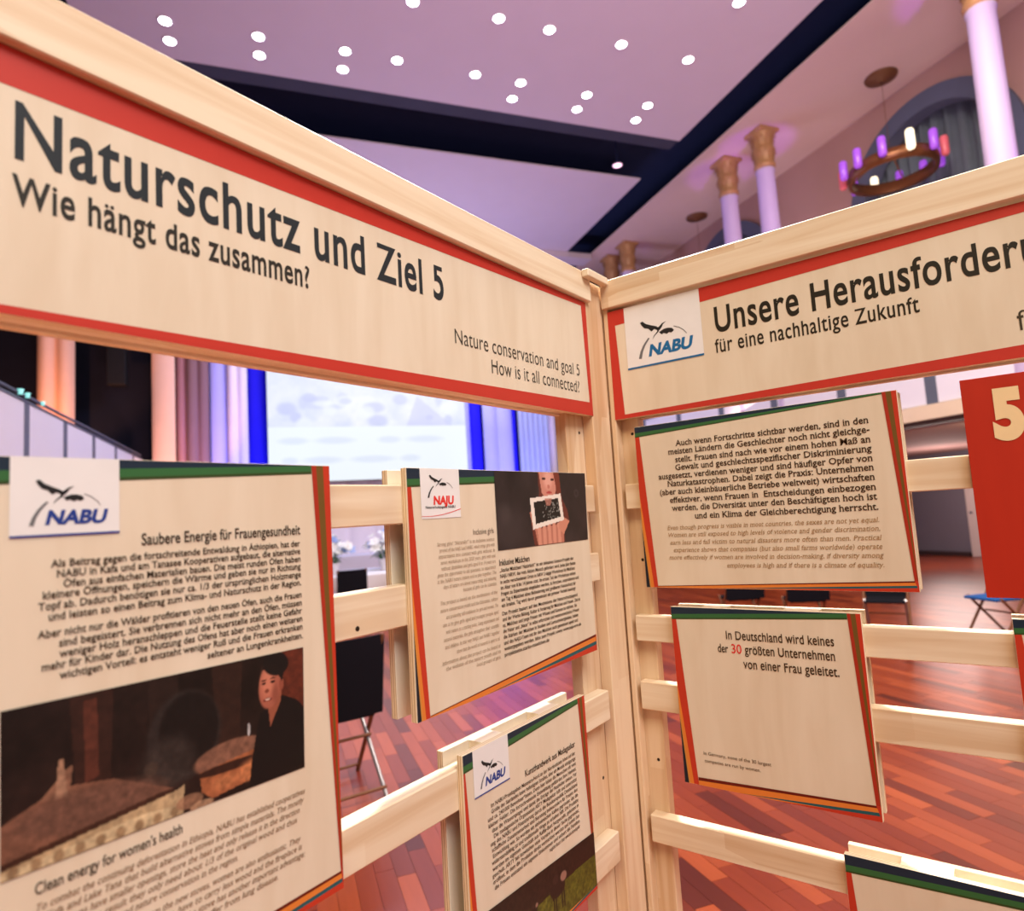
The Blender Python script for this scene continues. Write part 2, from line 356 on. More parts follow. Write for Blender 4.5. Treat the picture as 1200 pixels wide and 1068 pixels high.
# ------------------------------------------------------------------ coloured border print of a board
def bl(P, s, t):
    TL, TR, BR, BL = P
    return tuple(TL[i]*(1-s)*(1-t)+TR[i]*s*(1-t)+BR[i]*s*t+BL[i]*(1-s)*t for i in range(2))
NAVY = (28, 44, 62); GREEN = (52, 104, 58); DGREEN = (52, 72, 34); MAROON = (104, 26, 12); ORANGE = (222, 128, 52); OLIVE = (112, 82, 34)
REDL = (192, 56, 34); TEAL = (34, 88, 96); GOLD = (206, 140, 62); BRICK = (168, 48, 30); DNAVY = (24, 30, 42)
def border(parent, rect, inner, zf, parts='tlbr', name='border_print'):
    x0, x1, y0, y1 = rect; (ax, ay), (bx, by), (cx, cy), (dx, dy) = inner  # TL TR BR BL
    mb = MB(); cols = [NAVY, GREEN, DGREEN, MAROON, ORANGE, OLIVE, REDL, TEAL, GOLD, BRICK, DNAVY]; ix = {c: i for i, c in enumerate(cols)}
    lay = [0]
    def bands(P, lst, axis, t0=0.0):
        lay[0] += 1
        for col, a0, a1, b0, b1 in lst:  # fractions at start and end of the strip
            if axis == 'h': pts = [bl(P, t0, a0), bl(P, 1, b0), bl(P, 1, b1), bl(P, t0, a1)]
            else: pts = [bl(P, a0, t0), bl(P, a1, t0), bl(P, b1, 1), bl(P, b0, 1)]
            quad(mb, pts[::-1], zf+lay[0]*.00003, ix[col])
    sl = (by-ay)/(bx-ax) if bx != ax else 0
    tl = (x0, ay+sl*(x0-ax))
    if 't' in parts:
        xe = bx if 'r' in parts else x1; ye = by+sl*(xe-bx)
        bands([(x0, y1), (xe, y1), (xe, ye), tl], [(NAVY, 0, .58, 0, .06), (GREEN, .58, .9, .06, .72), (DGREEN, .9, 1, .72, 1)], 'h')
    if 'l' in parts:
        P_ = [tl, (ax, ay), (dx, y0), (x0, y0)]
        bands(P_, [(REDL, 0, 1, 0, 1)], 'v'); bands(P_, [(ORANGE, 0, 0, 0, .66)], 'v', .38); bands(P_, [(GOLD, 0, 0, 0, .42)], 'v', .50); bands(P_, [(DNAVY, 0, 0, 0, .30)], 'v', .60)
    if 'r' in parts:
        P_ = [(bx, y1), (x1, y1), (x1, cy), (cx, cy)]
        bands(P_, [(BRICK, 0, 1, 0, 1)], 'v'); bands(P_, [(OLIVE, .26, .64, .9, 1), (REDL, .64, 1, 1, 1)], 'v')
        mb.add([(*bl(P_, .60, .12), zf+.0002), (*bl(P_, 1, .06), zf+.0002), (*bl(P_, 1, .62), zf+.0002), (*bl(P_, .93, .5), zf+.0002)], [(3, 2, 1, 0)], ix[GOLD])
        mb.add([(*bl(P_, .66, .0), zf+.00022), (*bl(P_, 1, .0), zf+.00022), (*bl(P_, 1, .30), zf+.00022)], [(2, 1, 0)], ix[REDL])
    if 'b' in parts:
        P_ = [(dx, dy), (cx, cy), (x1, y0), (dx, y0)]
        bands(P_, [(ORANGE, 0, 1, 0, 1)], 'h'); bands(P_, [(TEAL, 1, 1, .42, .70)], 'h', .25); bands(P_, [(REDL, 1, 1, .64, 1)], 'h', .45); bands(P_, [(MAROON, 0, .42, 0, .14)], 'h')
        quad(mb, [(x1, cy), (cx, cy), (x1, y0)], zf+.0003, ix[REDL])
    return tag(mb.build(name, [ink(c) for c in cols], parent), 'navy, green, red and orange printed edge')

# ------------------------------------------------------------------ exhibition frames
# frame-local: x = reading direction, y = height, z = towards the viewer; corner edge at x = 0
ML = Matrix(((0, 0, 1, 0), (1, 0, 0, 0), (0, 1, 0, 0), (0, 0, 0, 1)))
MR = Matrix(((1, 0, 0, 0), (0, 0, -1, 0), (0, 1, 0, 0), (0, 0, 0, 1)))
FL_ = empty('display_frame', ML); tag(FL_, 'pine lattice display frame on the left carrying the long Naturschutz title board', 'display frame', 'wooden lattice display frames')
FR_ = empty('display_frame', MR); tag(FR_, 'pine lattice display frame on the right carrying the Unsere Herausforder title board', 'display frame', 'wooden lattice display frames')
def batten(name, fr, x0, x1, y0, y1, z0, z1, vertical=False, bev=.0016):
    cx, cy, cz = (x0+x1)/2, (y0+y1)/2, (z0+z1)/2
    return MB().box(x0-cx, x1-cx, y0-cy, y1-cy, z0-cz, z1-cz, bev=bev).build(name, M_postwood if vertical else M_railwood, fr, (cx, cy, cz))
M_screw = plain('screw_metal', (52, 40, 30), .4, .5, .1, 20, metal=.6)
def screw(fr, x, y, z):
    return MB().lathe([(0, .0), (.0030, .0002), (.0034, -.0004)], 10).build('screw', M_screw, fr, (x, y, z))
# left
batten('rear_post', FL_, -.136, -.001, 0, 2.086, -.050, -.025, True)
batten('front_post', FL_, -.072, -.001, 0, 2.074, -.025, 0, True)
batten('rear_post', FL_, -1.42, -1.30, 0, 2.08, -.050, -.025, True)
batten('front_post', FL_, -1.42, -1.36, 0, 2.066, -.025, 0, True)
batten('top_rail', FL_, -1.355, -.060, 2.024, 2.082, -.025, .010)
for y0, y1 in ((1.598, 1.650), (1.466, 1.519), (1.205, 1.259), (.950, 1.003), (.62, .672), (.30, .352)):
    batten('rail', FL_, -1.355, -.088, y0, y1, -.025, 0)
# right
batten('rear_post', FR_, .001, .052, 0, 2.07, -.050, -.025, True)
batten('front_post', FR_, .002, .013, 0, 2.066, -.025, 0, True)
batten('rear_post', FR_, 1.30, 1.42, 0, 2.07, -.050, -.025, True)
batten('front_post', FR_, 1.36, 1.42, 0, 2.066, -.025, 0, True)
batten('top_rail', FR_, .004, 1.355, 2.020, 2.080, -.025, .010)
for y0, y1 in ((1.599, 1.650), (1.336, 1.386), (1.203, 1.257), (.952, 1.003), (.62, .672), (.30, .352)):
    batten('rail', FR_, .022, 1.355, y0, y1, -.025, 0)
batten('corner_block', FL_, -.03, .048, 0, 2.076, -.050, -.006, True)
batten('corner_cap', FL_, -.094, -.012, 2.067, 2.083, .0105, .026, False)
for x, y in ((-.067, 1.757), (-.071, 1.362), (-.069, 1.094)): screw(FL_, x-.02, y, -.0248)
for x, y in ((.036, 1.7546), (.037, 1.4946), (.037, 1.1006)): screw(FR_, x, y, -.0248)
screw(FL_, -.681, 1.4765, .0002)

def header(fr, x0, x1, y0, y1, dw):
    mx = (x0+x1)/2; my = (y0+y1)/2
    hb = MB().box(x0-mx, x1-mx, y0-my, y1-my, -.012, 0, bev=.0006).build('header_board', M_ply, fr, (mx, my, 0))
    MB().box(x0-mx, x1-mx, y0-my, y1-my, -.049, -.037, bev=.0006).build('rear_header_board', M_ply, fr, (mx, my, 0))
    MB().box(x0-mx, x1-mx, .004-.012, .044-.012, -.0125, .0125).build('header_batten', M_railwood, fr, (mx, y0+.012, -.0245))
    return hb, mx, my
# left header
hb, mx, my = header(FL_, -1.355, -.0695, 1.7890, 2.0230, 1)
S = lambda p: (p[0]-mx, p[1]-my)
m = MB(); z = .0003
T_ = [(-1.36, 2.023), (-.0695, 2.023), (-.088, 2.0125), (-1.36, 1.9790)]
quad(m, [S(p) for p in [(-1.355, 1.9790), (-.088, 2.0125), (-.0695, 2.0225), (-1.355, 2.0225)]], z, 0)
quad(m, [S(p) for p in [(-.088, 2.0125), (-.0804, 1.8157), (-.0695, 1.7895), (-.0695, 2.0225)]], z, 0)
quad(m, [S(p) for p in [(-1.355, 1.7895), (-.0695, 1.7895), (-.0804, 1.8157), (-1.355, 1.7870)]][:4], z, 0) if False else quad(m, [S(p) for p in [(-1.355, 1.7892), (-.0695, 1.7892), (-.0804, 1.8157), (-1.355, 1.7900)]], z, 0)
m.build('red_border_print', ink(RED), hb)
m = MB(); line(m, 'Naturschutz und Ziel 5', -1.0233-mx, -.4958-mx, 1.9259-my, .0500, .0004, 0, .017, 8, spacing=1.08, xr=.75); m.build('title_lettering', ink(TITLEINK), hb)
m = MB(); line(m, 'Wie hängt das zusammen?', -1.0250-mx, -.7332-mx, 1.8848-my, .0262, .0004, 0, .018, 6, spacing=1.08, xr=.75); m.build('subtitle_lettering', ink((44, 40, 34)), hb)
m = MB(); line(m, 'Nature conservation and goal 5', -.4759-mx, -.1119-mx, 1.8649-my, .0225, .0004, 0, -.002, 5, spacing=1.04, xr=.75)
line(m, 'How is it all connected?', -.3901-mx, -.1165-mx, 1.8309-my, .0225, .0004, 0, -.002, 5, spacing=1.04, xr=.75); m.build('english_lettering', ink((62, 58, 50)), hb)
# right header
hb, mx, my = header(FR_, .0125, 1.355, 1.7845, 2.0150, 1)
m = MB()
for q in ([(.0125, 2.0145), (.0125, 1.7850), (.0355, 1.7932), (.0284, 1.9823), (.0284, 2.0145)],
          [(.0284, 1.9823), (.2127, 1.9866), (1.355, 2.0145), (.0284, 2.0145)],
          [(.0125, 1.7850), (1.355, 1.7850), (1.355, 1.8140), (.0355, 1.7932)]):
    quad(m, [S(p) for p in q], .0003, 0)
m.build('red_border_print', ink(RED), hb)
_w = [float(np.ptp(glyph_run(b, .016, 8, 1.08)[0][:, 0])) for b in ('Unsere Herausforder', 'Unsere Herausforderungen')]
m = MB(); line(m, 'Unsere Herausforderungen', .2369-mx, .2369+.4551*_w[1]/_w[0]-mx, 1.9214-my, .0480, .0004, 0, .016, 8, spacing=1.08, xr=.75); m.build('title_lettering', ink((38, 32, 22)), hb)
m = MB(); line(m, 'für eine nachhaltige Zukunft', .2332-mx, .5617-mx, 1.8822-my, .0255, .0004, 0, .010, 6, spacing=1.08, xr=.75); m.build('subtitle_lettering', ink((42, 34, 22)), hb)
m = MB(); line(m, 'for a sustainable future', .6793-mx, .99-mx, 1.8251-my, .0290, .0004, 0, .002, 5, spacing=1.04, xr=.75); m.build('english_lettering', ink((66, 56, 40)), hb)
logo(hb, .0507-mx, .2112-mx, 1.8830-my, 2.0140-my, .0006, 'nabu', (24, 104, 160))

# ------------------------------------------------------------------ hanging boards
def hanging(fr, x0, x1, y0, y1, label, group, cat='display panel', face=None, blocks=True):
    """two plywood boards with a rail between them; board faces at z=+.011 and z=-.036"""
    mx, my = (x0+x1)/2, (y0+y1)/2; w2, h2 = (x1-x0)/2, (y1-y0)/2
    t = empty('info_panel', fr.matrix_world @ Matrix.Translation((mx, my, 0))); tag(t, label, cat, group)
    MB().box(-w2, w2, -h2, h2, .0004, .011, bev=.0005).build('front_board', face or M_ply, t)
    MB().box(-w2, w2, -h2, h2, -.0365, -.0254, bev=.0005).build('rear_board', M_ply, t)
    if blocks:
        for a, b in ((.17, .32), (.62, .80)):
            xa, xb = -w2+a*2*w2, -w2+b*2*w2
            MB().box(-(xb-xa)/2, (xb-xa)/2, -.009, .009, -.0125, .0125).build('spacer_block', M_spacer, t, ((xa+xb)/2, h2-.0095, -.0126))
    return t, (lambda p: (p[0]-mx, p[1]-my)), mx, my
ZF = .0113
GRP = 'information boards clamped on the lattice rails'
def textblock(t, mx, my, lines, cap, col, name, offset=0.0, shear=0.0, serif=True, res=2, zt=.0004):
    m = MB()
    for body, xa, xb, y in lines: line(m, body, xa-mx, xb-mx, y-my, cap, ZF+zt, 0, offset, res, shear, serif)
    return m.build(name, ink(col), t)

# --- A: large clean energy board (left frame)
t, S, mx, my = hanging(FL_, -1.185, -.7222, 1.2045, 1.6712, 'large plywood board about clean energy with a photo of a cook beside clay stoves', GRP)
border(t, (-1.185+.0005-mx, -.7227-mx, 1.205-my, 1.6708-my), [S((-1.160, 1.6430)), S((-.7471, 1.6612)), S((-.7255, 1.2237)), S((-1.150, 1.2200))], ZF)
logo(t, -1.0270-mx, -.9478-mx, 1.6062-my, 1.6712-my, ZF+.0003)
textblock(t, mx, my, [('Saubere Energie für Frauengesundheit', -.9296, -.7644, 1.5942)], .0102, (44, 34, 24), 'heading_lettering', .012, 0, False, 4)
A_lines = [('Als Beitrag gegen die fortschreitende Entwaldung in Äthiopien, hat der', .9991, 1.5812), ('NABU in Kafa und am Tanasee Kooperativen aufgebaut, die alternative', .9951, 1.5727),
 ('Öfen aus einfachen Materialien bauen. Die meist runden Öfen haben', .9903, 1.5643), ('kleinere Öffnungen, speichern die Wärme und geben sie nur in Richtung', 1.0048, 1.5563),
 ('Topf ab. Dadurch benötigen sie nur ca. 1/3 der ursprünglichen Holzmenge', 1.0076, 1.5476), ('und leisten so einen Beitrag zum Klima- und Naturschutz in der Region.', 1.0007, 1.5388),
 ('Aber nicht nur die Wälder profitieren von den neuen Öfen, auch die Frauen', 1.0078, 1.5257), ('sind begeistert. Sie verbrennen sich nicht mehr an den Öfen, müssen', .9931, 1.5170),
 ('weniger Holz heranschleppen und die Feuerstelle stellt keine Gefahr', .9931, 1.5085), ('mehr für Kinder dar. Die Nutzung des Ofens hat aber noch einen weiteren', 1.0051, 1.5000),
 ('wichtigen Vorteil: es entsteht weniger Ruß und die Frauen erkranken', .9930, 1.4914), ('seltener an Lungenkrankheiten.', .8709, 1.4820)]
textblock(t, mx, my, [(b, -s, -.7652, y) for b, s, y in A_lines], .0060, (48, 34, 20), 'german_text_print', .014)
textblock(t, mx, my, [("Clean energy for women's health", -1.0082, -.8966, 1.3338)], .0084, (56, 40, 26), 'english_heading_lettering', .010, 0, False, 4)
A_en = [('To combat the continuing deforestation in Ethiopia, NABU has established cooperatives', .7688, 1.3215), ('in Kafa and Lake Tana that build alternative stoves from simple materials. The mostly', .7709, 1.3130),
 ('round stoves have smaller openings, store the heat and only release it in the direction', .7755, 1.3045), ('of the pot. As a result they only need about 1/3 of the original wood and thus', .7794, 1.2960),
 ('contribute to climate and nature conservation in the region.', .8446, 1.2875), ('Not only the forests benefit from the new stoves, women are also enthusiastic. They', .7758, 1.2760),
 ('burn themselves less on the stoves, have to carry less wood and the fireplace is', .7743, 1.2675), ('no longer a danger for children. Use of the stove has another important advantage:', .7711, 1.2590),
 ('less soot is produced and women rarely suffer from lung disease.', .8023, 1.2505)]
textblock(t, mx, my, [(b, -1.0082, -e, y) for b, e, y in A_en], .0053, (122, 88, 58), 'english_text_print', .002, .22)
# photo: width .263, height .1245, u right 0..2.11
P = Paint(2.11, 300, 142, (26, 17, 15)); P.noise(.6, 4, 3)
P.poly([(.36, .0), (.62, 0), (.60, .62), (.40, .66)], (56, 32, 26), .7); P.poly([(.44, .05), (.52, .04), (.53, .55), (.45, .58)], (84, 44, 34), .9)
P.poly([(.84, 0), (1.05, 0), (1.03, .5), (.86, .55)], (44, 30, 26), .6); P.poly([(1.30, .0), (1.55, 0), (1.52, .62), (1.34, .60)], (50, 30, 24), .7)
P.ell(1.10, .45, .27, .32, (40, 34, 33)); P.ell(1.13, .43, .22, .28, (18, 15, 15)); P.ell(.98, .62, .19, .19, (56, 48, 45), .7, .5); P.ell(.86, .62, .05, .05, (62, 50, 44))
P.poly([(.0, .68), (.30, .55), (.62, .60), (1.02, .80), (1.02, .84), (.0, .97)], (116, 78, 62)); P.poly([(.20, .60), (.33, .46), (.38, .43), (.36, .60), (.48, .66)], (128, 90, 72)); P.poly([(.28, .62), (.30, .38), (.325, .38), (.35, .62)], (156, 118, 96))
P.ell(.50, .74, .44, .13, (104, 72, 60), .9, .4, .06); P.poly([(.0, .90), (.90, .80), (1.03, .80), (1.03, .84), (.0, 1.0)], (48, 26, 18), .8)
P.poly([(.0, .94), (1.04, .82), (1.09, .80), (1.08, 1.0), (.0, 1.0)], (176, 150, 116)); P.poly([(.0, 1.0), (.0, .96), (.4, .93), (.8, .9), (1.05, .93), (1.05, 1.0)], (204, 182, 146), .8)
for i in range(9): P.ell(.06+i*.12, .965, .03, .035, (120, 92, 66), .7, .5)
P.ell(1.46, .70, .30, .115, (122, 84, 68), 1, .12, -.02); P.poly([(1.20, .76), (1.76, .70), (1.72, .80), (1.66, .93), (1.30, .97), (1.22, .90)], (156, 92, 60)); P.ell(1.46, .78, .29, .035, (38, 20, 16), .9)
P.ell(1.62, .86, .11, .08, (206, 130, 84), .7, .6); P.ell(1.40, .88, .10, .05, (190, 124, 82), .5, .7); P.ell(1.13, .93, .10, .05, (150, 110, 86), .8); P.ell(1.22, .985, .09, .03, (180, 142, 112), .8)
P.ell(1.60, .55, .012, .05, (220, 220, 225), .8)
P.poly([(1.80, .0), (2.11, 0), (2.11, .52), (2.0, .40), (1.88, .34)], (92, 40, 28)); P.noise(.25, 26, 11)
P.poly([(1.60, 1.0), (1.62, .82), (1.66, .62), (1.70, .46), (1.80, .38), (1.90, .36), (2.04, .42), (2.11, .50), (2.11, .96), (1.9, 1.0)], (13, 12, 14))
P.poly([(1.77, .40), (1.80, .34), (1.90, .30), (1.885, .40), (1.79, .58)], (146, 82, 62)); P.ell(1.79, .25, .100, .185, (162, 92, 74), 1, .12, .10); P.ell(1.765, .22, .055, .12, (206, 130, 106), .8, .9)
P.ell(1.895, .26, .022, .05, (140, 74, 58)); P.ell(1.845, .085, .120, .095, (17, 15, 16), 1, .1, .35); P.poly([(1.72, .12), (1.75, .05), (1.86, .10), (1.92, .17), (1.90, .24), (1.85, .15), (1.79, .12)], (20, 16, 16))
P.ell(1.735, .225, .020, .011, (46, 22, 18)); P.ell(1.815, .225, .022, .011, (46, 22, 18)); P.ell(1.735, .200, .026, .007, (62, 30, 24)); P.ell(1.818, .198, .028, .007, (62, 30, 24)); P.ell(1.762, .290, .020, .016, (124, 62, 48)); P.ell(1.768, .360, .040, .014, (104, 38, 34)); P.ell(1.768, .357, .026, .006, (220, 186, 170)); P.ell(1.84, .33, .03, .07, (126, 68, 54), .6, .9)
picture('photo_print', P, [S(p) for p in [(-1.0312, 1.4763), (-.7652, 1.4722), (-.7678, 1.3477), (-1.0299, 1.3524)]], ZF+.0004, t, 'dark printed photo of a smiling person in black beside clay stoves')

# --- N: NAJU board
t, S, mx, my = hanging(FL_, -.6003, -.1392, 1.3445, 1.6720, 'wide plywood board with red NAJU mark and photo of a child holding a white frame', GRP)
border(t, (-.5998-mx, -.1397-mx, 1.345-my, 1.6715-my), [S((-.5925, 1.6462)), S((-.1400, 1.6600)), S((-.1417, 1.3735)), S((-.5767, 1.3475))], ZF, 'tlb')
m = MB(); quad(m, [S(p) for p in [(-.415, 1.640), (-.1394, 1.640), (-.1394, 1.6716), (-.415, 1.6716)]], ZF+.0002, 0)
logo(t, -.5756-mx, -.4968-mx, 1.6030-my, 1.6716-my, ZF+.0003, 'naju')
m = MB(); line(m, 'Inclusive girls', -.4717-mx, -.4237-mx, 1.5759-my, .0082, ZF+.0004, 0, 0, 4); m.build('english_heading_lettering', ink((120, 106, 92)), t)
g_txt = ["Strong girls? “Naturally!” is an inclusive science", "project of the NAJU and NABU, which brings girls with", "impairments into contact with girls without. In", "seven workshops in the 2020 years, girls with and",
 "without disabilities and girls aged 8 to 14 years are", "given the opportunity to ask questions, to experiment", "at the NABU nature station and to play together. The", "days of nature are about researching and tinkering,", "because all girls can be scientists.",
 "The project is based on the motivations of the", "nature conservation youth and the Education, culture", "and promoting self-confidence for girls and women. The", "aim is to give girls aged and younger people aged", "with nature as a starting point. Using experiments and",
 "natural materials, the girls strengthen their scientific", "and abilities. In this way NAJU and NABU together", "show that the world of research is open to all.", "Information about the project can be found at", "the website of the nature youth and its", "local groups of girls."]
ys = list(np.linspace(1.5645, 1.4978, 9))+list(np.linspace(1.4850, 1.4160, 8))+[1.4055, 1.3972, 1.3890]
rr = random.Random(3); ls = []
for i, (b, y) in enumerate(zip(g_txt, ys)):
    L0 = .552-rr.random()*.014 if i not in (8, 16, 19) else (.500, .520, .480)[(8, 16, 19).index(i)]
    ls.append((b, -L0, -.4235, y))
textblock(t, mx, my, ls, .0050, (168, 148, 126), 'english_text_print', 0, .12)
textblock(t, mx, my, [('Inklusive Mädchen', -.4145, -.3351, 1.5252)], .0092, (48, 36, 26), 'heading_lettering', .010, 0, False, 4)
b_txt = ['„Starke Mädchen? Natürlich!“ ist ein inklusives Science-Projekt der', 'NAJU NRW, das vom Aktion Mensch gefördert wird. Jedes Jahr finden', 'in sechs verschiedenen Orten in NRW 2-tägige Workshops für Mädchen',
 'im Alter von 8 bis 14 Jahren statt. Im ersten Teil des Workshops stehen', 'Fragen zu Experimente eingeladen werden, zu forschen, ausprobieren und', 'am Tag 4 Mädchen eines Behinderung und greifbaren Naturschutz für', 'ein breites. Tag wird davon gemeinsam ein privater Verleih benötigt',
 'Das Projekt basiert auf den Motivations der Naturschutzjugend', 'und der Werke Bildung, Kultur & Förderung für Mädchen und Frauen. Ziel ist', 'es, Mädchen und junge Frauen mit Wissen und Können zu stärken. Sie', 'die Natur und „Natur“ in selbst erforschtes und weiterentwickeltes Wissen',
 'die Stärken der Mädchen in Studien und Lernschwierigkeiten, haben', 'und das NAJU-Team mit ihr den Mädchen auch gemeinsam spielt und', 'weitergegeben werden. Infos zum Projekt sowie: www.naju-nrw.de', 'projektseite.starke-maedchen.de']
ys = list(np.linspace(1.5155, 1.4626, 7))+list(np.linspace(1.4505, 1.3893, 8)); ls = []
for i, (b, y) in enumerate(zip(b_txt, ys)):
    R0 = {6: .200, 7: .1956, 14: .2935, 13: .190}.get(i, .186+rr.random()*.016); ls.append((b, -.4145, -R0, y))
textblock(t, mx, my, ls, .0054, (52, 38, 24), 'german_text_print', .010)
# photo of the child with frame: width .273 height .1235
P = Paint(2.15, 190, 90, (44, 36, 38)); P.noise(.35, 3, 21); P.ell(.25, .75, .3, .3, (62, 52, 54), .7, .9); P.ell(.18, .55, .12, .12, (76, 66, 66), .5, .9)
P.poly([(.92, .0), (1.42, .0), (1.44, .30), (1.62, .55), (1.66, .72), (1.52, .80), (1.52, 1.0), (.78, 1.0), (.72, .70), (.86, .45), (.94, .30)], (104, 50, 42))
P.poly([(.95, 0), (1.36, 0), (1.36, .22), (1.28, .40), (1.12, .42), (1.0, .28)], (206, 140, 124)); P.ell(1.16, .10, .10, .12, (232, 176, 162), .8, .8); P.poly([(1.30, 0), (1.44, 0), (1.50, .5), (1.40, .42)], (120, 56, 44))
P.ell(1.06, .09, .045, .018, (70, 40, 38)); P.ell(1.27, .10, .045, .018, (70, 40, 38)); P.ell(1.17, .20, .03, .03, (196, 120, 106)); P.ell(1.18, .285, .07, .018, (176, 70, 70)); P.poly([(1.10, .34), (1.24, .34), (1.22, .42), (1.12, .42)], (214, 150, 134))
P.poly([(.80, .78), (1.50, .72), (1.50, 1.0), (.86, 1.0)], (188, 120, 102))
for a in (.86, .98, 1.10, 1.22, 1.34): P.poly([(a, .72), (a+.075, .71), (a+.085, 1.0), (a+.01, 1.0)], (212, 148, 128)); 
P.poly([(1.42, .60), (1.66, .70), (1.50, .88), (1.38, .80)], (206, 138, 116)); P.poly([(.70, .55), (.80, .50), (.86, .80), (.76, .76)], (196, 128, 110))
P.poly([(.72, .36), (1.46, .30), (1.52, .68), (.76, .78)], (238, 228, 220)); P.poly([(.80, .41), (1.39, .365), (1.44, .63), (.83, .71)], (30, 27, 28))
for k in range(46):
    a = rr.random(); b = rr.random(); P.ell(1.0+a*.42, .42+b*.22, .010, .010, (170, 172, 168), .8)
P.poly([(1.06, .37), (1.24, .36), (1.20, .46), (1.10, .47)], (188, 126, 112), .8)
P.ell(1.88, .30, .06, .06, (66, 60, 62), .8, .5); P.ell(1.88, .30, .035, .035, (42, 36, 38), .9)
picture('photo_print', P, [S(p) for p in [(-.4150, 1.6712), (-.1396, 1.6712), (-.1450, 1.5478), (-.4156, 1.5481)]], ZF+.0005, t, 'dark printed photo of hands holding a white frame before a face')

# --- K: Kunsthandwerk board
t, S, mx, my = hanging(FL_, -.5200, -.1960, .9550, 1.2785, 'board headed Kunsthandwerk aus Madagaskar with a photo of oxen, below the NAJU board', GRP)
border(t, (-.5195-mx, -.1965-mx, .9555-my, 1.2780-my), [S((-.5160, 1.2545)), S((-.2191, 1.2690)), S((-.1995, .9700)), S((-.5000, .9680))], ZF)
logo(t, -.4995-mx, -.4193-mx, 1.2142-my, 1.2782-my, ZF+.0003)
textblock(t, mx, my, [('Kunsthandwerk aus Madagaskar', -.3812, -.2369, 1.2038)], .0092, (52, 38, 26), 'heading_lettering', .010, 0, False, 4)
k_txt = ['Im NABU-Projektgebiet Mananara-Nord an der Nordostküste leben auf der', 'Größe des Saarlandes keine befestigten Straßen, aber ein Mosaik einzigartige', 'und ca. 240.000 Bewohner*innen. Denn hier leben die Menschen oft vom', 'kleiner Felder. Die fortschreitende Entwaldung gefährdet ihre Heimat.',
 'dass die Wasserspiegel und damit die Erträge der Reisfelder sinken. Für', 'Die madagassische Organisation ARTY Madagaskar hilft und unterstützt', 'ung des NABU und Finanzierung durch die Bundesrepublik Deutschland', 'schaffliche Zusammenarbeit und Beratung insbesondere für Frauen den',
 'Entwicklung wie. So wurden ein einheimischen Kaffee gegründet, das die', 'widerstandsfähig ist und traditionelle Wege zu erhalten hilft. Die Produkte', 'werden im eigenen Geschäft aus Raffia-Bast hergestellt, gekonnt in', 'geschult. ARTY hat inzwischen viele Vereine in dieser Sache gegründet,',
 'eröffnet, in dem die Produkte direkt vermarktet werden und somit den', 'die Frauen entstand ein eigenes Einkommen und sichert die Familien', 'möglicher Besuch: Unter: www.nabu.de/madagaskar']
ys = np.linspace(1.1910, 1.0725, 15); ls = []
for i, (b, y) in enumerate(zip(k_txt, ys)):
    L0 = .4744-rr.random()*.012 if i != 14 else .330; ls.append((b, -L0, -.2383, y))
textblock(t, mx, my, ls, .0055, (54, 38, 24), 'german_text_print', .006)
P = Paint(3.33, 200, 62, (48, 30, 24)); P.noise(.7, 14, 31); P.put(P.v > .42+.14*P.u/3.33*0, (84, 84, 26)); P.noise(.18, 9, 35); P.poly([(0, 0), (3.33, 0), (3.33, .40), (2.2, .44), (1.2, .50), (0, .46)], (38, 24, 20), .85); P.noise(.4, 20, 33)
for (cx, cy, s) in ((2.05, .46, .9), (.75, .66, .8), (1.35, .5, .35)):
    P.ell(cx, cy, .26*s, .17*s, (36, 24, 22), 1, .15); P.ell(cx+.22*s, cy-.13*s, .11*s, .09*s, (150, 112, 98), 1, .2); P.ell(cx-.05*s, cy-.17*s, .1*s, .08*s, (54, 36, 32))
    for d in (-.18, -.10, .10, .18): P.poly([(cx+d*s, cy+.05*s), (cx+(d+.05)*s, cy+.05*s), (cx+(d+.04)*s, cy+.42*s), (cx+(d+.01)*s, cy+.42*s)], (30, 20, 18))
picture('photo_print', P, [S(p) for p in [(-.5060, 1.0630), (-.1965, 1.0480), (-.1965, .9620), (-.5030, .9680)]], ZF+.0005, t, 'dark printed photo of oxen grazing on a green meadow')

# --- B: Auch wenn Fortschritte
t, S, mx, my = hanging(FR_, .0585, .5182, 1.4436, 1.7625, 'wide plywood board full of bold German text, directly below the right title board', GRP)
border(t, (.0590-mx, .5177-mx, 1.4441-my, 1.7620-my), [S((.0683, 1.7415)), S((.4973, 1.7590)), S((.5126, 1.4609)), S((.0835, 1.4470))], ZF)
B_l = [('Auch wenn Fortschritte sichtbar werden, sind in den', .1428, 1.7152), ('meisten Ländern die Geschlechter noch nicht gleichge-', .1268, 1.6997), ('stellt. Frauen sind nach wie vor einem hohen Maß an', .1400, 1.6837),
 ('Gewalt und geschlechtsspezifischer Diskriminierung', .1387, 1.6685), ('ausgesetzt, verdienen weniger und sind häufiger Opfer von', .1027, 1.6530), ('Naturkatastrophen. Dabei zeigt die Praxis: Unternehmen', .1200, 1.6380),
 ('(aber auch kleinbäuerliche Betriebe weltweit) wirtschaften', .1030, 1.6223), ('effektiver, wenn Frauen in  Entscheidungen einbezogen', .1222, 1.6063), ('werden, die Diversität unter den Beschäftigten hoch ist', .1245, 1.5906), ('und ein Klima der Gleichberechtigung herrscht.', .1692, 1.5740)]
textblock(t, mx, my, [(b, s, .4745, y) for b, s, y in B_l], .0106, (60, 38, 16), 'german_text_print', .012)
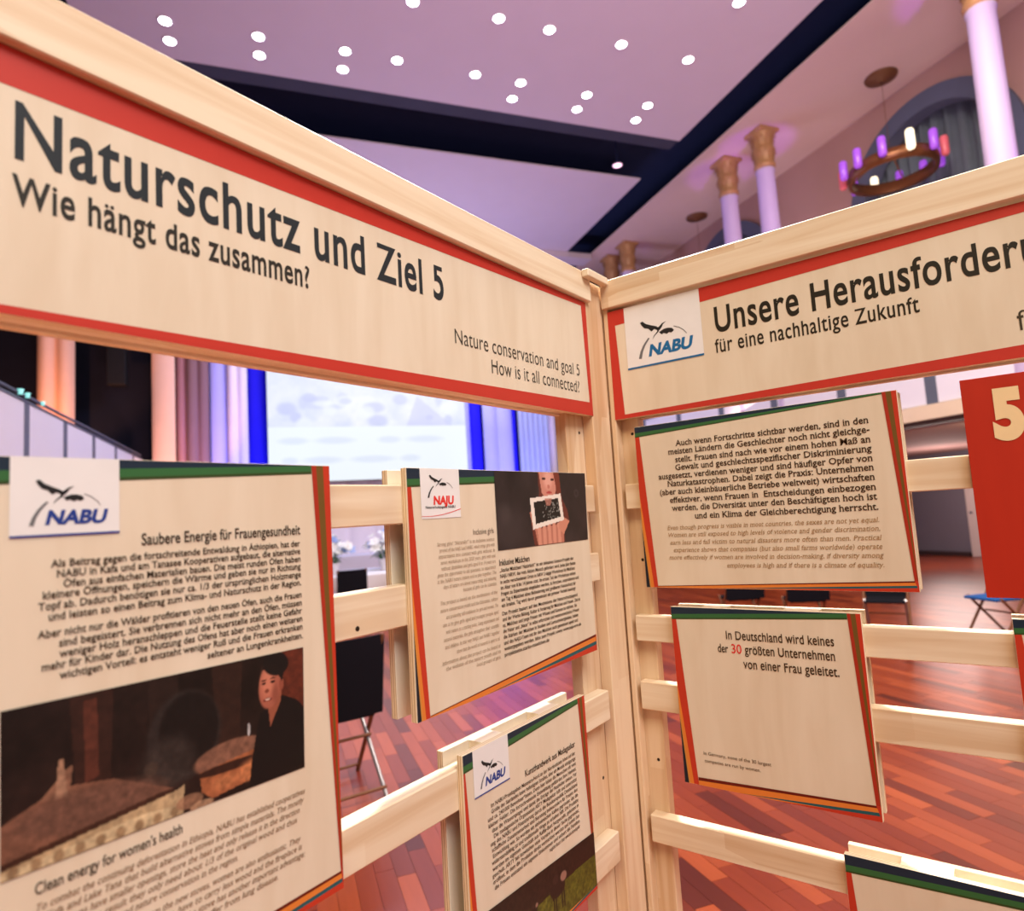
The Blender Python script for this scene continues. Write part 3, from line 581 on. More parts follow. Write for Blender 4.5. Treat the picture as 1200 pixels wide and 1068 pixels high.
B_e = [('Even though progress is visible in most countries, the sexes are not yet equal.', .1126, 1.5545), ('Women are still exposed to high levels of violence and gender discrimination,', .1113, 1.5405), ('earn less and fall victim to natural disasters more often than men. Practical', .1152, 1.5260),
 ('experience shows that companies (but also small farms worldwide) operate', .1211, 1.5117), ('more effectively if women are involved in decision-making, if diversity among', .1112, 1.4975), ('employees is high and if there is a climate of equality.', .2214, 1.4822)]
textblock(t, mx, my, [(b, s, .4735, y) for b, s, y in B_e], .0080, (164, 128, 84), 'english_text_print', 0, .2)

# --- D: In Deutschland
t, S, mx, my = hanging(FR_, .1050, .4318, 1.0833, 1.4080, 'square plywood board with a red number 30, alone in the middle of the right frame', GRP)
border(t, (.1055-mx, .4313-mx, 1.0838-my, 1.4075-my), [S((.1145, 1.3845)), S((.4115, 1.3975)), S((.4245, 1.1077)), S((.1327, 1.0975))], ZF)
m = MB()
line(m, 'In Deutschland wird keines', .2081-mx, .3878-mx, 1.3530-my, .0148, ZF+.0004, 0, .010, 6, spacing=1.04, xr=.75)
line(m, 'der', .1909-mx, .2098-mx, 1.3292-my, .0148, ZF+.0004, 0, .010, 6); line(m, 'größten Unternehmen', .2395-mx, .3870-mx, 1.3290-my, .0148, ZF+.0004, 0, .010, 6, spacing=1.04, xr=.75)
line(m, 'von einer Frau geleitet.', .2349-mx, .3910-mx, 1.3036-my, .0148, ZF+.0004, 0, .010, 6, spacing=1.04, xr=.75); m.build('german_lettering', ink((62, 42, 20)), t)
m = MB(); line(m, '30', .2160-mx, .2340-mx, 1.3290-my, .0158, ZF+.0004, 0, .006, 6); tag(m.build('number_lettering', ink((218, 44, 44)), t), 'red number 30')
m = MB(); line(m, 'In Germany, none of the 30 largest', .1468-mx, .2671-mx, 1.1402-my, .0058, ZF+.0004, 0, .004, 3); line(m, 'companies are run by women.', .1476-mx, .2479-mx, 1.1270-my, .0058, ZF+.0004, 0, .004, 3); m.build('english_lettering', ink((96, 70, 40)), t)

# --- F: red goal 5 board
M_redply = ply_material('red_printed_plywood', (186, 46, 24), (178, 42, 22))
t, S, mx, my = hanging(FR_, .6010, .9240, 1.4378, 1.7625, 'red board with a large pale number 5 cut off by the photo edge', GRP, face=M_redply)
m = MB(); line(m, '5', .6350-mx, .6720-mx, 1.6715-my, .0660, ZF+.0004, 0, .060, 8); tag(m.build('number_lettering', ink((240, 212, 166)), t), 'pale number 5')

# --- G: board at the bottom right
t, S, mx, my = hanging(FR_, .3690, .8300, .7000, 1.0215, 'plywood board at the bottom right edge, only its navy and green top showing', GRP)
border(t, (.3695-mx, .8295-mx, .7005-my, 1.0210-my), [S((.3775, .9940)), S((.815, 1.0100)), S((.825, .7200)), S((.395, .7050))], ZF)
# --- H: board at the right edge
t, S, mx, my = hanging(FR_, .6270, .9500, 1.0850, 1.4085, 'plywood board at the right photo edge below the red board', GRP)
border(t, (.6275-mx, .9495-mx, 1.0855-my, 1.4080-my), [S((.6360, 1.3865)), S((.935, 1.400)), S((.94, 1.11)), S((.655, 1.10))], ZF)
#HALL#
# ================================================================== the hall
def hall_build(mb, name, mats, U=0, V=0, z=0, rz=0, parent=None):
    o = mb.build(name, mats, parent)
    if parent is None: o.matrix_world = HM @ Matrix.Translation((U, V, z)) @ Matrix.Rotation(rz, 4, 'Z')
    return o
H = 8.5
M_ceil = plain('ceiling_paint', (206, 194, 206), .7, .2, .03, 2)
M_aisleceil = plain('aisle_ceiling_paint', (214, 190, 184), .7, .2, .03, 2)
M_void = plain('dark_ceiling_void', (34, 44, 72), .8, .1, .1, 3)
M_lip = plain('dark_grey_lip', (66, 68, 84), .8, .1, .1, 3)
M_wallp = plain('rosy_plaster', (176, 140, 134), .75, .2, .05, 2)
M_white = plain('white_parapet', (226, 224, 232), .5, .3, .02, 4)
M_grey = plain('grey_joint_post', (92, 98, 112), .5, .3, .05, 8)
M_navyw = plain('dark_stage_cloth', (24, 26, 38), .85, .1, .15, 3)
M_greyw = plain('grey_partition_paint', (118, 112, 122), .7, .2, .05, 3)
M_brown = plain('brown_soffit_edge', (70, 50, 34), .5, .3, .1, 6)
M_cream = plain('cream_moulding', (226, 206, 176), .5, .3, .04, 6)

# floor: base slab with plank print for the far part, real staves near the frames
def floor_material():
    m, N, L, b = new_mat('parquet_floor', .32, .5)
    tc = N.new('ShaderNodeTexCoord'); mp = N.new('ShaderNodeMapping'); mp.inputs['Rotation'].default_value = (0, 0, PI/2)
    L.new(tc.outputs['Object'], mp.inputs['Vector'])
    br = N.new('ShaderNodeTexBrick'); br.inputs['Scale'].default_value = 1; br.inputs['Brick Width'].default_value = .52; br.inputs['Row Height'].default_value = .088
    br.inputs['Mortar Size'].default_value = .0015; br.inputs['Color1'].default_value = lin((132, 54, 30)); br.inputs['Color2'].default_value = lin((166, 76, 42)); br.inputs['Mortar'].default_value = lin((70, 34, 26))
    L.new(mp.outputs[0], br.inputs['Vector']); L.new(br.outputs[0], b.inputs['Base Color']); return m
def stave_material(island):
    m, N, L, b = new_mat('parquet_stave' + ('_far' if island else ''), .30, .5)
    if island: g = N.new('ShaderNodeNewGeometry'); rnd = g.outputs['Random Per Island']
    else: g = N.new('ShaderNodeObjectInfo'); rnd = g.outputs['Random']
    rp = N.new('ShaderNodeValToRGB'); el = rp.color_ramp.elements
    el[0].color = lin((96, 38, 22)); el[1].color = lin((184, 90, 48)); el[0].position = 0; el[1].position = 1
    for p, c in ((.22, (138, 56, 30)), (.55, (146, 62, 32)), (.8, (164, 75, 39))):
        e = el.new(p); e.color = lin(c)
    L.new(rnd, rp.inputs[0])
    tc = N.new('ShaderNodeTexCoord'); mp = N.new('ShaderNodeMapping'); mp.inputs['Scale'].default_value = (30, 2.2, 1)
    L.new(tc.outputs['Object'], mp.inputs[0]); nz = N.new('ShaderNodeTexNoise'); nz.inputs['Scale'].default_value = 1.5; nz.inputs['Detail'].default_value = 4; L.new(mp.outputs[0], nz.inputs['Vector'])
    mx = N.new('ShaderNodeMix'); mx.data_type = 'RGBA'; mx.blend_type = 'MULTIPLY'; mx.inputs[0].default_value = .35; L.new(rp.outputs[0], mx.inputs[6]); 
    r2_ = N.new('ShaderNodeValToRGB'); r2_.color_ramp.elements[0].color = (.45, .4, .4, 1); r2_.color_ramp.elements[1].color = (1.3, 1.3, 1.3, 1); L.new(nz.outputs['Fac'], r2_.inputs[0]); L.new(r2_.outputs[0], mx.inputs[7])
    L.new(mx.outputs[2], b.inputs['Base Color']); return m
fl = hall_build(MB().box(-9, 16, -9, 24, -.2, -.0035), 'floor', floor_material()); tag(fl, 'reddish brown parquet floor of the hall', kind='structure')
SW, SL = .088, .52
staves = []
rs = random.Random(5)
for i in range(int(-1.4/SW), int(8.6/SW)):
    off = rs.random()*SL
    for j in range(0, 20):
        U, V = i*SW+SW/2, .9+j*SL+off
        if V > 9.8: continue
        p = HM @ Vector((U, V, 0)); d = p-CAMP; zc = d.dot(fwd)
        if zc < .5 or abs(d.dot(r2)/zc) > .95: continue
        staves.append((d.length, U, V, d.dot(u2)/zc < -.80))
vis = sorted([s for s in staves if not s[3]])
near, rest = vis[:296], vis[296:]+[s for s in staves if s[3]]
M_st = stave_material(False); M_st2 = stave_material(True)
pm = MB().box(-SW/2+.0008, SW/2-.0008, -SL/2+.0008, SL/2-.0008, -.0034, .0006).mesh('plank'); pm.materials.append(M_st)
for _, U, V, _k in near: link('plank', pm, fl, (), (U, V, rs.random()*.0004))
mb = MB()
for _, U, V, _k in rest: mb.box(U-SW/2+.0008, U+SW/2-.0008, V-SL/2+.0008, V+SL/2-.0008, -.0034, .0006)
o = mb.build('planks', M_st2, fl); o['kind'] = 'stuff'

# ceiling: hung panels with dark recesses between them
ce = hall_build(MB().box(-9, 16, -9, 24, H+.55, H+.8), 'ceiling', M_void); tag(ce, 'dark void above the hung ceiling panels', kind='structure')
def cpanel(name, U0, U1, V0, V1, mat, th=.03):
    cu, cv = (U0+U1)/2, (V0+V1)/2
    return MB().box(U0-cu, U1-cu, V0-cv, V1-cv, 0, th, bev=.005).build(name, mat, ce, (cu, cv, H))
cpanel('ceiling_panel', -2.45, 7.28, -6, 9.78, M_ceil); cpanel('ceiling_panel', -2.45, 7.28, 11.2, 14.97, M_ceil)
cpanel('aisle_ceiling_panel', 8.0, 10.3, -6, 16.5, M_aisleceil); cpanel('aisle_ceiling_panel', -9, -3.2, -6, 16.5, M_aisleceil)
MB().box(-2.45, 7.28, 9.78, 10.12, H+.03, H+.08).build('recess_lip', M_lip, ce)
MB().box(-3.2, 8.0, 14.97, 15.5, H-.14, H+.0).build('ceiling_edge_beam', M_ceil, ce)

# stage wall, side walls
ws = hall_build(MB().box(-9, 16, 17.3, 17.5, 0, H+.5), 'wall_back', M_navyw); tag(ws, 'dark cloth wall behind the stage', kind='structure')
wl = hall_build(MB().box(-6.4, -6.2, -9, 17.3, 0, H+.5), 'wall_left', M_navyw); tag(wl, 'dark left side wall under the gallery', kind='structure')
M_stagew = plain('stage_front_white', (206, 206, 222), .6, .3, .03, 3)
st = hall_build(MB().box(-2.9, 8.4, 15.6, 17.2, 0, .9, bev=.01), 'stage_floor', M_stagew); tag(st, 'pale stage platform below the projection screen', kind='structure')

# right upper wall with arched niches, built round the openings
def arched_wall():
    mb = MB(); r = 1.5; zc = 6.65; segs = 20; U = 10.2; zb = 2.8; zt = H+.3; cs = [-2.84, 2.16, 7.16, 12.16, 17.16]
    Vs = -5.3
    for c in cs:
        a, b = c-r, c+r
        mb.add([(U, Vs, zb), (U, a, zb), (U, a, zt), (U, Vs, zt)], [(0, 1, 2, 3)])
        mb.add([(U, a, zb), (U, b, zb), (U, b, 3.7), (U, a, 3.7)], [(0, 1, 2, 3)])
        for k in range(segs):
            t0, t1 = PI-PI*k/segs, PI-PI*(k+1)/segs
            p0, p1 = (c+r*math.cos(t0), zc+r*math.sin(t0)), (c+r*math.cos(t1), zc+r*math.sin(t1))
            mb.add([(U, p0[0], p0[1]), (U, p1[0], p1[1]), (U, p1[0], zt), (U, p0[0], zt)], [(0, 1, 2, 3)])
            mb.add([(U, p0[0], p0[1]), (U, p1[0], p1[1]), (U+.5, p1[0], p1[1]), (U+.5, p0[0], p0[1])], [(0, 1, 2, 3)])
        for q in (a, b): mb.add([(U, q, 3.7), (U, q, zc), (U+.5, q, zc), (U+.5, q, 3.7)], [(0, 1, 2, 3)])
        Vs = b
    mb.add([(U, Vs, zb), (U, 20, zb), (U, 20, zt), (U, Vs, zt)], [(0, 1, 2, 3)])
    mb.box(10.72, 10.9, -5.3, 20, 2.8, zt)
    return mb
wr = hall_build(arched_wall(), 'wall_right', M_wallp); tag(wr, 'rosy plaster upper wall with tall arched niches behind the columns', kind='structure')
M_arch = plain('slate_arch_surround', (90, 96, 118), .7, .2, .06, 5)
M_curt = plain('grey_green_curtain', (104, 114, 124), .85, .1, .12, 6)
for c in (2.16, 7.16, 12.16):
    mb = MB(); r0, r1, seg = 1.23, 1.52, 26
    path = [(c-x, z_) for x, z_ in ((0, 0),)]
    prof = []
    for z_ in (3.7, 5.2): prof.append((c-r1, c-r0, z_, z_))
    pts_o = [(c-r1, 3.7)]+[(c+r1*math.cos(PI-PI*k/seg), 6.65+r1*math.sin(PI-PI*k/seg)) for k in range(seg+1)]+[(c+r1, 3.7)]
    pts_i = [(c-r0, 3.7)]+[(c+r0*math.cos(PI-PI*k/seg), 6.65+r0*math.sin(PI-PI*k/seg)) for k in range(seg+1)]+[(c+r0, 3.7)]
    for k in range(len(pts_o)-1):
        (a0, b0), (a1, b1), (c0, d0), (c1, d1) = pts_o[k], pts_o[k+1], pts_i[k], pts_i[k+1]
        mb.add([(10.12, a0, b0), (10.12, a1, b1), (10.12, c1, d1), (10.12, c0, d0)], [(0, 1, 2, 3)])
        mb.add([(10.12, c0, d0), (10.12, c1, d1), (10.42, c1, d1), (10.42, c0, d0)], [(0, 1, 2, 3)], 0)
        mb.add([(10.12, a0, b0), (10.12, a1, b1), (10.21, a1, b1), (10.21, a0, b0)], [(0, 1, 2, 3)], 0)
    mb.build('arch_surround', M_arch, wr)
    mb = MB(); n = 90; vs = []
    for k in range(n+1):
        v = c-1.45+2.9*k/n; uu_ = 10.55+.07*math.sin(k*.9)+.03*math.sin(k*2.3+c)
        vs += [(uu_, v, 3.6), (uu_, v, 8.25)]
    mb.add(vs, [(2*k, 2*k+2, 2*k+3, 2*k+1) for k in range(n)], 0, True); 
    o = hall_build(mb, 'curtain', M_curt); tag(o, {2.16: 'grey curtain in the arched niche nearest the viewer', 7.16: 'grey curtain in the arched niche behind the chandelier', 12.16: 'grey curtain in the far arched niche behind the paired columns'}[c], 'curtain')
# gallery on the right: slab, soffit, mouldings, parapet panels
g = hall_build(MB().box(8.45, 10.15, -6, 17.2, 2.58, 2.78), 'floor_gallery', M_cream); tag(g, 'gallery floor slab running along the right side', kind='structure')
MB().box(8.75, 15.2, -6, 20, 2.50, 2.575).build('soffit', M_wallp, g)
MB().box(8.50, 8.75, -6, 17.2, 2.515, 2.578).build('soffit_edge', M_brown, g)
M_panelw = M_white
def parapet(U, V0, V1, z0, z1, label, side, phase):
    t = hall_empty('gallery_parapet', U, 0, 0); tag(t, label, 'parapet', 'white gallery parapets')
    v = phase
    while v > V0: v -= 1.5
    ks = []
    while v < V1:
        a, b = max(v+.05, V0), min(v+1.45, V1)
        if b > a: MB().box(-.03, .03, -(b-a)/2, (b-a)/2, -(z1-z0)/2, (z1-z0)/2, bev=.005).build('parapet_panel', M_panelw, t, (0, (a+b)/2, (z0+z1)/2))
        if V0 < v < V1: MB().box(-.035, .035, -.085, .085, 0, z1-z0+.02).build('joint_post', M_grey, t, (0, v, z0-.01))
        v += 1.5
    MB().tube([(0, V0, z1+.10), (0, V1, z1+.10)], .022, 8).build('handrail', M_grey, t)
    MB().box(-.045, .045, V0, V1, z1, z1+.025).build('parapet_cap', M_grey, t)
    return t
parapet(8.52, -5, 17, 2.79, 3.75, 'white panelled gallery parapet on the right, seen above the German text board', 1, 6.33)
parapet(-3.0, 5.5, 16.3, 2.3, 3.36, 'white panelled gallery parapet descending at the left photo edge', -1, 9.42)
gl = hall_build(MB().box(-6.2, -3.0, 5.5, 16.3, 2.15, 2.35), 'floor_side_gallery', M_white); tag(gl, 'gallery floor slab on the left side', kind='structure')
# small teal-lit glasses on the left parapet cap
M_teal = plain('teal_glass', (150, 226, 220), .2, .5, .1, 20, emit=.8, ecol=(130, 220, 215))
for k, (v, s) in enumerate(((9.0, .6), (9.22, .55), (9.75, .5))):
    o = hall_build(MB().lathe([(0, 0), (.05*s, .0), (.035*s, .02), (.06*s, .10*s), (.0, .11*s)], 12), 'lantern', M_teal, -2.9, v, 3.39)
    tag(o, ('left', 'middle', 'right')[k]+' one of three small teal glowing lanterns on the left gallery parapet', 'lantern', 'teal lanterns on the left parapet')
# under the gallery: grey partition and pale door leaf
wp = hall_build(MB().box(15.2, 15.4, -6, 20, 0, 2.5), 'wall_right_lower', M_greyw); tag(wp, 'grey wall far under the gallery', kind='structure')
o = hall_build(MB().box(-.04, .04, -.45, .45, 0, 2.3, bev=.01), 'door_1', plain('pale_door_paint', (206, 190, 184), .5, .3, .03, 4), 15.12, 10.3, 0); tag(o, 'pale door leaf at the foot of the grey wall', kind='structure')
MB().box(-.06, .0, .32, .38, 1.0, 1.05).build('door_handle', M_grey, o)
hall_build(MB().box(15.08, 15.2, 10.8, 20, 0, .1), 'baseboard_right', plain('dark_baseboard', (60, 44, 44), .5), 0, 0)['kind'] = 'structure'
o = hall_build(MB().lathe([(0, 0), (.13, 0), (.14, -.03), (.10, -.05), (0, -.055)], 20), 'ceiling_lamp', plain('lit_downlight', (255, 226, 180), .4, .3, 0, 4, emit=9), 9.9, 6.55, 2.498); tag(o, 'lit round lamp in the soffit under the right gallery', 'ceiling lamp')

# columns
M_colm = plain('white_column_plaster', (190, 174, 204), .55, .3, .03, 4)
M_cap = plain('gilded_capital', (176, 132, 88), .45, .5, .2, 14, metal=.1)
C_labels = {-1: '', 3.95: 'white column beyond the right photo edge side, lit violet', 5.17: 'largest column, white plaster lit violet, at the upper right', 9.15: 'taller right one of the two violet-lit columns with gilded capitals', 10.19: 'left one of the two violet-lit columns with gilded capitals', 14.24: 'far pinkish column right of the frame corner', 15.12: 'farthest brownish column just above the frame corner'}
def make_column(V):
    t = hall_empty('column', 8.66, V, 2.78); tag(t, C_labels[V], 'column', 'gallery columns with gilded capitals')
    h = H-2.78
    if 'shaft' not in colm:
        colm['shaft'] = MB().lathe([(.185, .12), (.185, .3), (.18, 1.5), (.172, 3.4), (.16, h-.82), (.175, h-.80), (.178, h-.77), (.162, h-.75)], 28).mesh('shaft'); colm['shaft'].materials.append(M_colm)
        colm['base'] = MB().box(-.27, .27, -.27, .27, 0, .06, bev=.01).lathe([(.26, .06), (.27, .085), (.25, .11), (.22, .12), (.235, .15), (.206, .17)], 28).mesh('base'); colm['base'].materials.append(M_colm)
        mb = MB(); mb.lathe([(.162, h-.76), (.19, h-.73), (.20, h-.68), (.17, h-.63), (.175, h-.52), (.215, h-.42), (.20, h-.36), (.185, h-.32), (.20, h-.18), (.235, h-.09), (.235, h-.07)], 28)
        mb.box(-.225, .225, -.225, .225, h-.07, h, bev=.012)
        for k in range(12):
            a = 2*PI*k/12
            for (r_, z0, z1) in ((.155, h-.68, h-.44), (.165, h-.42, h-.16)):
                aa = a+(PI/12 if z1 > h-.2 else 0); c_, s_ = math.cos(aa), math.sin(aa); w_ = .042
                q = [(r_*c_-w_*s_, r_*s_+w_*c_, z0), (r_*c_+w_*s_, r_*s_-w_*c_, z0), ((r_+.05)*c_+w_*.8*s_, (r_+.05)*s_-w_*.8*c_, z1), ((r_+.05)*c_-w_*.8*s_, (r_+.05)*s_+w_*.8*c_, z1), ((r_+.09)*c_, (r_+.09)*s_, z1-.03)]
                mb.add(q, [(0, 1, 2, 3), (3, 2, 4)])
        colm['capital'] = mb.mesh('capital'); colm['capital'].materials.append(M_cap)
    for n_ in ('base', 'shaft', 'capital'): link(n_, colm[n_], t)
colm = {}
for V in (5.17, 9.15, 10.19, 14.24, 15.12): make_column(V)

# chandelier and ceiling roses
M_rose = plain('brown_ceiling_rose', (104, 66, 40), .5, .4, .15, 10)
M_brass = plain('old_brass', (120, 74, 44), .35, .5, .15, 12, metal=.5)
M_glassv = plain('violet_reflecting_glass', (150, 90, 200), .25, .5, .12, 14, emit=.5, ecol=(160, 70, 235))  # violet and pink reflections on the shades, put into colour and emission
M_glassw = plain('lit_white_glass', (255, 244, 214), .25, .5, .03, 14, emit=1.6, ecol=(255, 240, 205))
M_glassp = plain('pink_reflecting_glass', (214, 110, 120), .25, .5, .1, 14, emit=.25, ecol=(220, 80, 90))
def chandelier(V, z, label):
    t = hall_empty('chandelier', 9.56, V, z); tag(t, label, 'chandelier', 'round brass aisle chandeliers')
    MB().lathe([(0, H-z), (.25, H-z), (.24, H-z-.03), (.10, H-z-.06), (.03, H-z-.10)], 24).build('ceiling_rose', M_rose, t)
    MB().tube([(0, 0, H-z-.08), (0, 0, .35)], .004, 6).build('rod', M_brass, t)
    MB().lathe([(.59, -.10), (.65, -.11), (.67, 0), (.65, .09), (.60, .08), (.59, -.10)], 36).build('ring', M_brass, t)
    mb = MB()
    for k in range(4):
        a = k*PI/2+.4; mb.tube([(0, 0, .36), (.62*math.cos(a), .62*math.sin(a), .03)], .012, 6)
    mb.lathe([(0, .38), (.06, .36), (.05, .28), (.02, .24), (0, .2)], 12); mb.build('arm', M_brass, t)
    for k in range(12):
        a = 2*PI*k/12; m_ = (M_glassv, M_glassv, M_glassw, M_glassv, M_glassp, M_glassv)[k % 6]
        MB().lathe([(0, -.06), (.045, -.06), (.06, -.03), (.06, .22), (.045, .25), (0, .25)], 12).build('glass_shade', m_, t, (.735*math.cos(a), .735*math.sin(a), 0.02))
chandelier(7.33, 6.86, 'round brass chandelier with violet-reflecting and white glass shades before the dark arch')
chandelier(12.44, 6.3, 'far brown ceiling rose holding a chandelier hidden by the right frame')

# star-like ceiling spotlights
M_star = plain('spotlight_glow', (255, 250, 255), .4, .2, 0, 4, emit=14)
M_bez = plain('spotlight_bezel', (200, 190, 205), .4, .4, .02, 10)
star0 = None
S_l = [(-1.33, 9.02), (-1.33, 9.40), (-.16, 9.0), (-.16, 9.38), (1.02, 8.98), (1.02, 9.38), (1.78, 8.98), (1.80, 7.83), (3.0, 7.80), (3.77, 7.81), (4.93, 7.80), (3.0, 8.98), (3.76, 8.98), (3.76, 9.39), (4.94, 8.99), (4.94, 9.38), (6.11, 9.40), (6.10, 8.98), (6.12, 7.82), (6.14, 6.65)]
S_lab = ['upper spotlight of the leftmost pair in the lilac ceiling', 'lower spotlight of the leftmost pair in the lilac ceiling', 'upper spotlight of the second pair from the left in the ceiling', 'lower spotlight of the second pair from the left in the ceiling',
 'upper spotlight of the third pair from the left in the ceiling', 'lower spotlight of the third pair from the left in the ceiling', 'single spotlight just right of the third ceiling pair from the left', 'left one of the two ceiling spotlights cut by the top photo edge',
 'leftmost single spotlight of the slanting row of four in the ceiling', 'second spotlight from the left in the slanting row of four single ceiling spotlights', 'third spotlight from the left in the slanting row of four single ceiling spotlights', 'single spotlight just left of the middle ceiling pair',
 'upper spotlight of the middle pair in the ceiling', 'lower spotlight of the middle pair in the ceiling', 'upper spotlight of the second pair from the right in the ceiling', 'lower spotlight of the second pair from the right in the ceiling',
 'lower spotlight of the rightmost pair beside the dark diagonal recess', 'upper spotlight of the rightmost pair beside the dark diagonal recess', 'rightmost single spotlight of the slanting row of four in the ceiling', 'right one of the two ceiling spotlights cut by the top photo edge']
sm1 = MB().lathe([(.075, -.002), (.095, -.016), (.105, 0)], 20).mesh('bezel'); sm1.materials.append(M_bez)
sm2 = MB().lathe([(0, -.012), (.05, -.011), (.076, -.004)], 20).mesh('lamp'); sm2.materials.append(M_star)
for k, (U, V) in enumerate(S_l):
    t = hall_empty('ceiling_spotlight', U, V, H); tag(t, S_lab[k], 'ceiling lamp', 'star-like spotlights in the hall ceiling')
    link('bezel', sm1, t); link('lamp', sm2, t)
t = hall_empty('recess_spotlight', 6.47, 10.74, H-.05); tag(t, 'single pinkish spotlight hanging in the dark ceiling recess', 'ceiling lamp')
link('bezel', sm1, t); MB().lathe([(0, -.014), (.06, -.012), (.085, -.004)], 20).build('lamp', plain('pink_spot_glow', (255, 200, 226), .4, .2, 0, 4, emit=3), t); MB().tube([(0, 0, 0), (0, 0, .6)], .02, 6).build('stem', M_void, t)

# stage cloths
def fabric(name, rgb, rough=.8): return plain(name, rgb, rough, .1, .05, 5)
Drn = [0]
def drape(U0, U1, z0, z1, V, mat, label, folds, amp=.10, group='stage drapes behind the exhibition'):
    mb = MB(); n = max(16, int(folds*10)); V = V + (.0 if Drn[0] % 2 else .16); Drn[0] += 1; cu = (U0+U1)/2; vs = []
    for k in range(n+1):
        s = k/n; x = U0+(U1-U0)*s-cu; y = -amp*abs(math.sin(s*folds*PI))**.7
        vs += [(x, y, 0), (x, y*1.0, z1-z0)]
    mb.add(vs, [(2*k, 2*k+2, 2*k+3, 2*k+1) for k in range(n)], 0, True)
    o = hall_build(mb, 'stage_drape', mat, cu, V, z0); tag(o, label, 'curtain', group)
W_ = fabric('white_drape', (222, 214, 222)); Bl = fabric('blue_lit_drape', (40, 34, 214)); Lv = fabric('lavender_drape', (176, 178, 236)); Rs = fabric('rose_drape', (176, 128, 134)); Br_ = fabric('brown_rose_drape', (134, 104, 108)); Nv = fabric('navy_drape', (26, 26, 62)); Gy = fabric('grey_drape', (172, 182, 204)); Or = fabric('pale_drape', (236, 196, 176))  # coloured stage light is put into these fabric colours, blue for lit gaps
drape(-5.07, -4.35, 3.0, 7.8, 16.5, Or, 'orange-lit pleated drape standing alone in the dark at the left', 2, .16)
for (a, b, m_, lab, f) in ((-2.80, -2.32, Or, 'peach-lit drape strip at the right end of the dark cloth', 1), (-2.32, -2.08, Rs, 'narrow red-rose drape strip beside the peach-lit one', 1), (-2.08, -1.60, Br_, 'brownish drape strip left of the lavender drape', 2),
    (-1.60, -1.20, Lv, 'lavender drape strip beside the brownish one', 1), (-1.20, -.75, W_, 'pale blue-white drape left of the projection screen', 2), (-.75, -.33, Bl, 'blue-lit gap coloured as a deep blue drape strip touching the left edge of the screen', 1),
    (4.62, 4.78, Lv, 'thin lavender drape strip touching the right edge of the screen', 1), (4.78, 5.16, Bl, 'blue-lit gap coloured as a wide deep blue drape strip right of the screen', 1), (5.16, 5.99, Lv, 'wide lavender drape with a pink-lit foot right of the screen', 2), (5.99, 6.17, Bl, 'blue-lit gap coloured as a narrow deep blue drape strip', 1),
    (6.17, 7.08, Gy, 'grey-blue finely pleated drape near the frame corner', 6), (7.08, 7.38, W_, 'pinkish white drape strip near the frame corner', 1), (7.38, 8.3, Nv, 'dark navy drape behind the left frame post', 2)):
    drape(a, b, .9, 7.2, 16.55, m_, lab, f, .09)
o = hall_build(MB().box(-3.3, -2.85, -.1, .1, 0, 3, bev=.01).box(0, 0, 0, 0, 0, 0), 'stage_flat', M_navyw, 0, 16.9, 5) if False else None
o = hall_build(MB().box(-.19, .19, -.15, .15, -.9, .9, bev=.02), 'loudspeaker', plain('black_speaker', (10, 10, 16), .7), -3.50, 16.6, 6.0); tag(o, 'black hanging loudspeaker in front of the dark stage cloth', 'loudspeaker')
drape(-.33, 4.62, .9, 2.74, 16.6, W_, 'pale lavender cloth below the projection screen', 8)
# projection screen with slide
SX0, SX1, SZ0, SZ1 = -.31, 4.60, 2.72, 5.75
t = hall_empty('projection_screen', (SX0+SX1)/2, 16.30, (SZ0+SZ1)/2); tag(t, 'bright projection screen with a pale slide between blue-lit drapes', 'screen')
hw, hh = (SX1-SX0)/2, (SZ1-SZ0)/2
MB().box(-hw, hw, 0, .06, -hh, hh).build('screen_back', M_grey, t)
def screen_mat():
    m, N, L, b = new_mat('projected_slide', .6, .2); a = N.new('ShaderNodeAttribute'); a.attribute_name = 'Col'
    b.inputs['Base Color'].default_value = (.16, .16, .18, 1); L.new(a.outputs['Color'], b.inputs['Emission Color']); b.inputs['Emission Strength'].default_value = .86; return m
P = Paint(1.62, 200, 124, (236, 246, 252)); n1 = fbm(P.u, P.v, 7, 50); top = P.v < .56
cc = np.stack([196+46*n1, 210+38*n1, 238+14*n1], -1); P.c = np.where(top[..., None], cc, P.c)
for i in range(26):
    P.ell(.1+rr.random()*1.4, .30+rr.random()*.24, .03+.06*rr.random(), .02+.04*rr.random(), rr.choice([(232, 242, 252), (178, 190, 224), (190, 202, 230)]), .7, .5)
P.poly([(1.10, .56), (1.20, .30), (1.50, .56)], (186, 194, 226), .6); P.c = np.where((P.v > .56)[..., None], np.array([236, 248, 252.]), P.c)
for (x, y, w_) in ((.08, .64, .22), (.36, .64, .30), (.86, .64, .18), (1.10, .64, .30), (.10, .80, .12), (.26, .80, .30), (.64, .80, .34), (1.04, .80, .16)):
    P.ell(x+w_/2, y+.03, w_/2, .028, (212, 226, 238), .8, .6)
MC['slide'] = screen_mat()
ny, nx = P.ny, P.nx; idx = np.arange(nx*ny).reshape(ny, nx)
vs = [(-hw+2*hw*x/(nx-1), -.003, hh-2*hh*y/(ny-1)) for y in range(ny) for x in range(nx)]
fs = np.stack([idx[1:, :-1], idx[1:, 1:], idx[:-1, 1:], idx[:-1, :-1]], -1).reshape(-1, 4).tolist()
me = bpy.data.meshes.new('slide'); me.from_pydata(vs, [], fs); at = me.color_attributes.new('Col', 'FLOAT_COLOR', 'POINT'); c_ = P.c/255; c_ = np.where(c_ <= .04045, c_/12.92, ((c_+.055)/1.055)**2.4)
at.data.foreach_set('color', np.concatenate([c_.reshape(-1, 3), np.ones((nx*ny, 1))], 1).astype(np.float32).ravel()); link('slide', me, t, [MC['slide']])

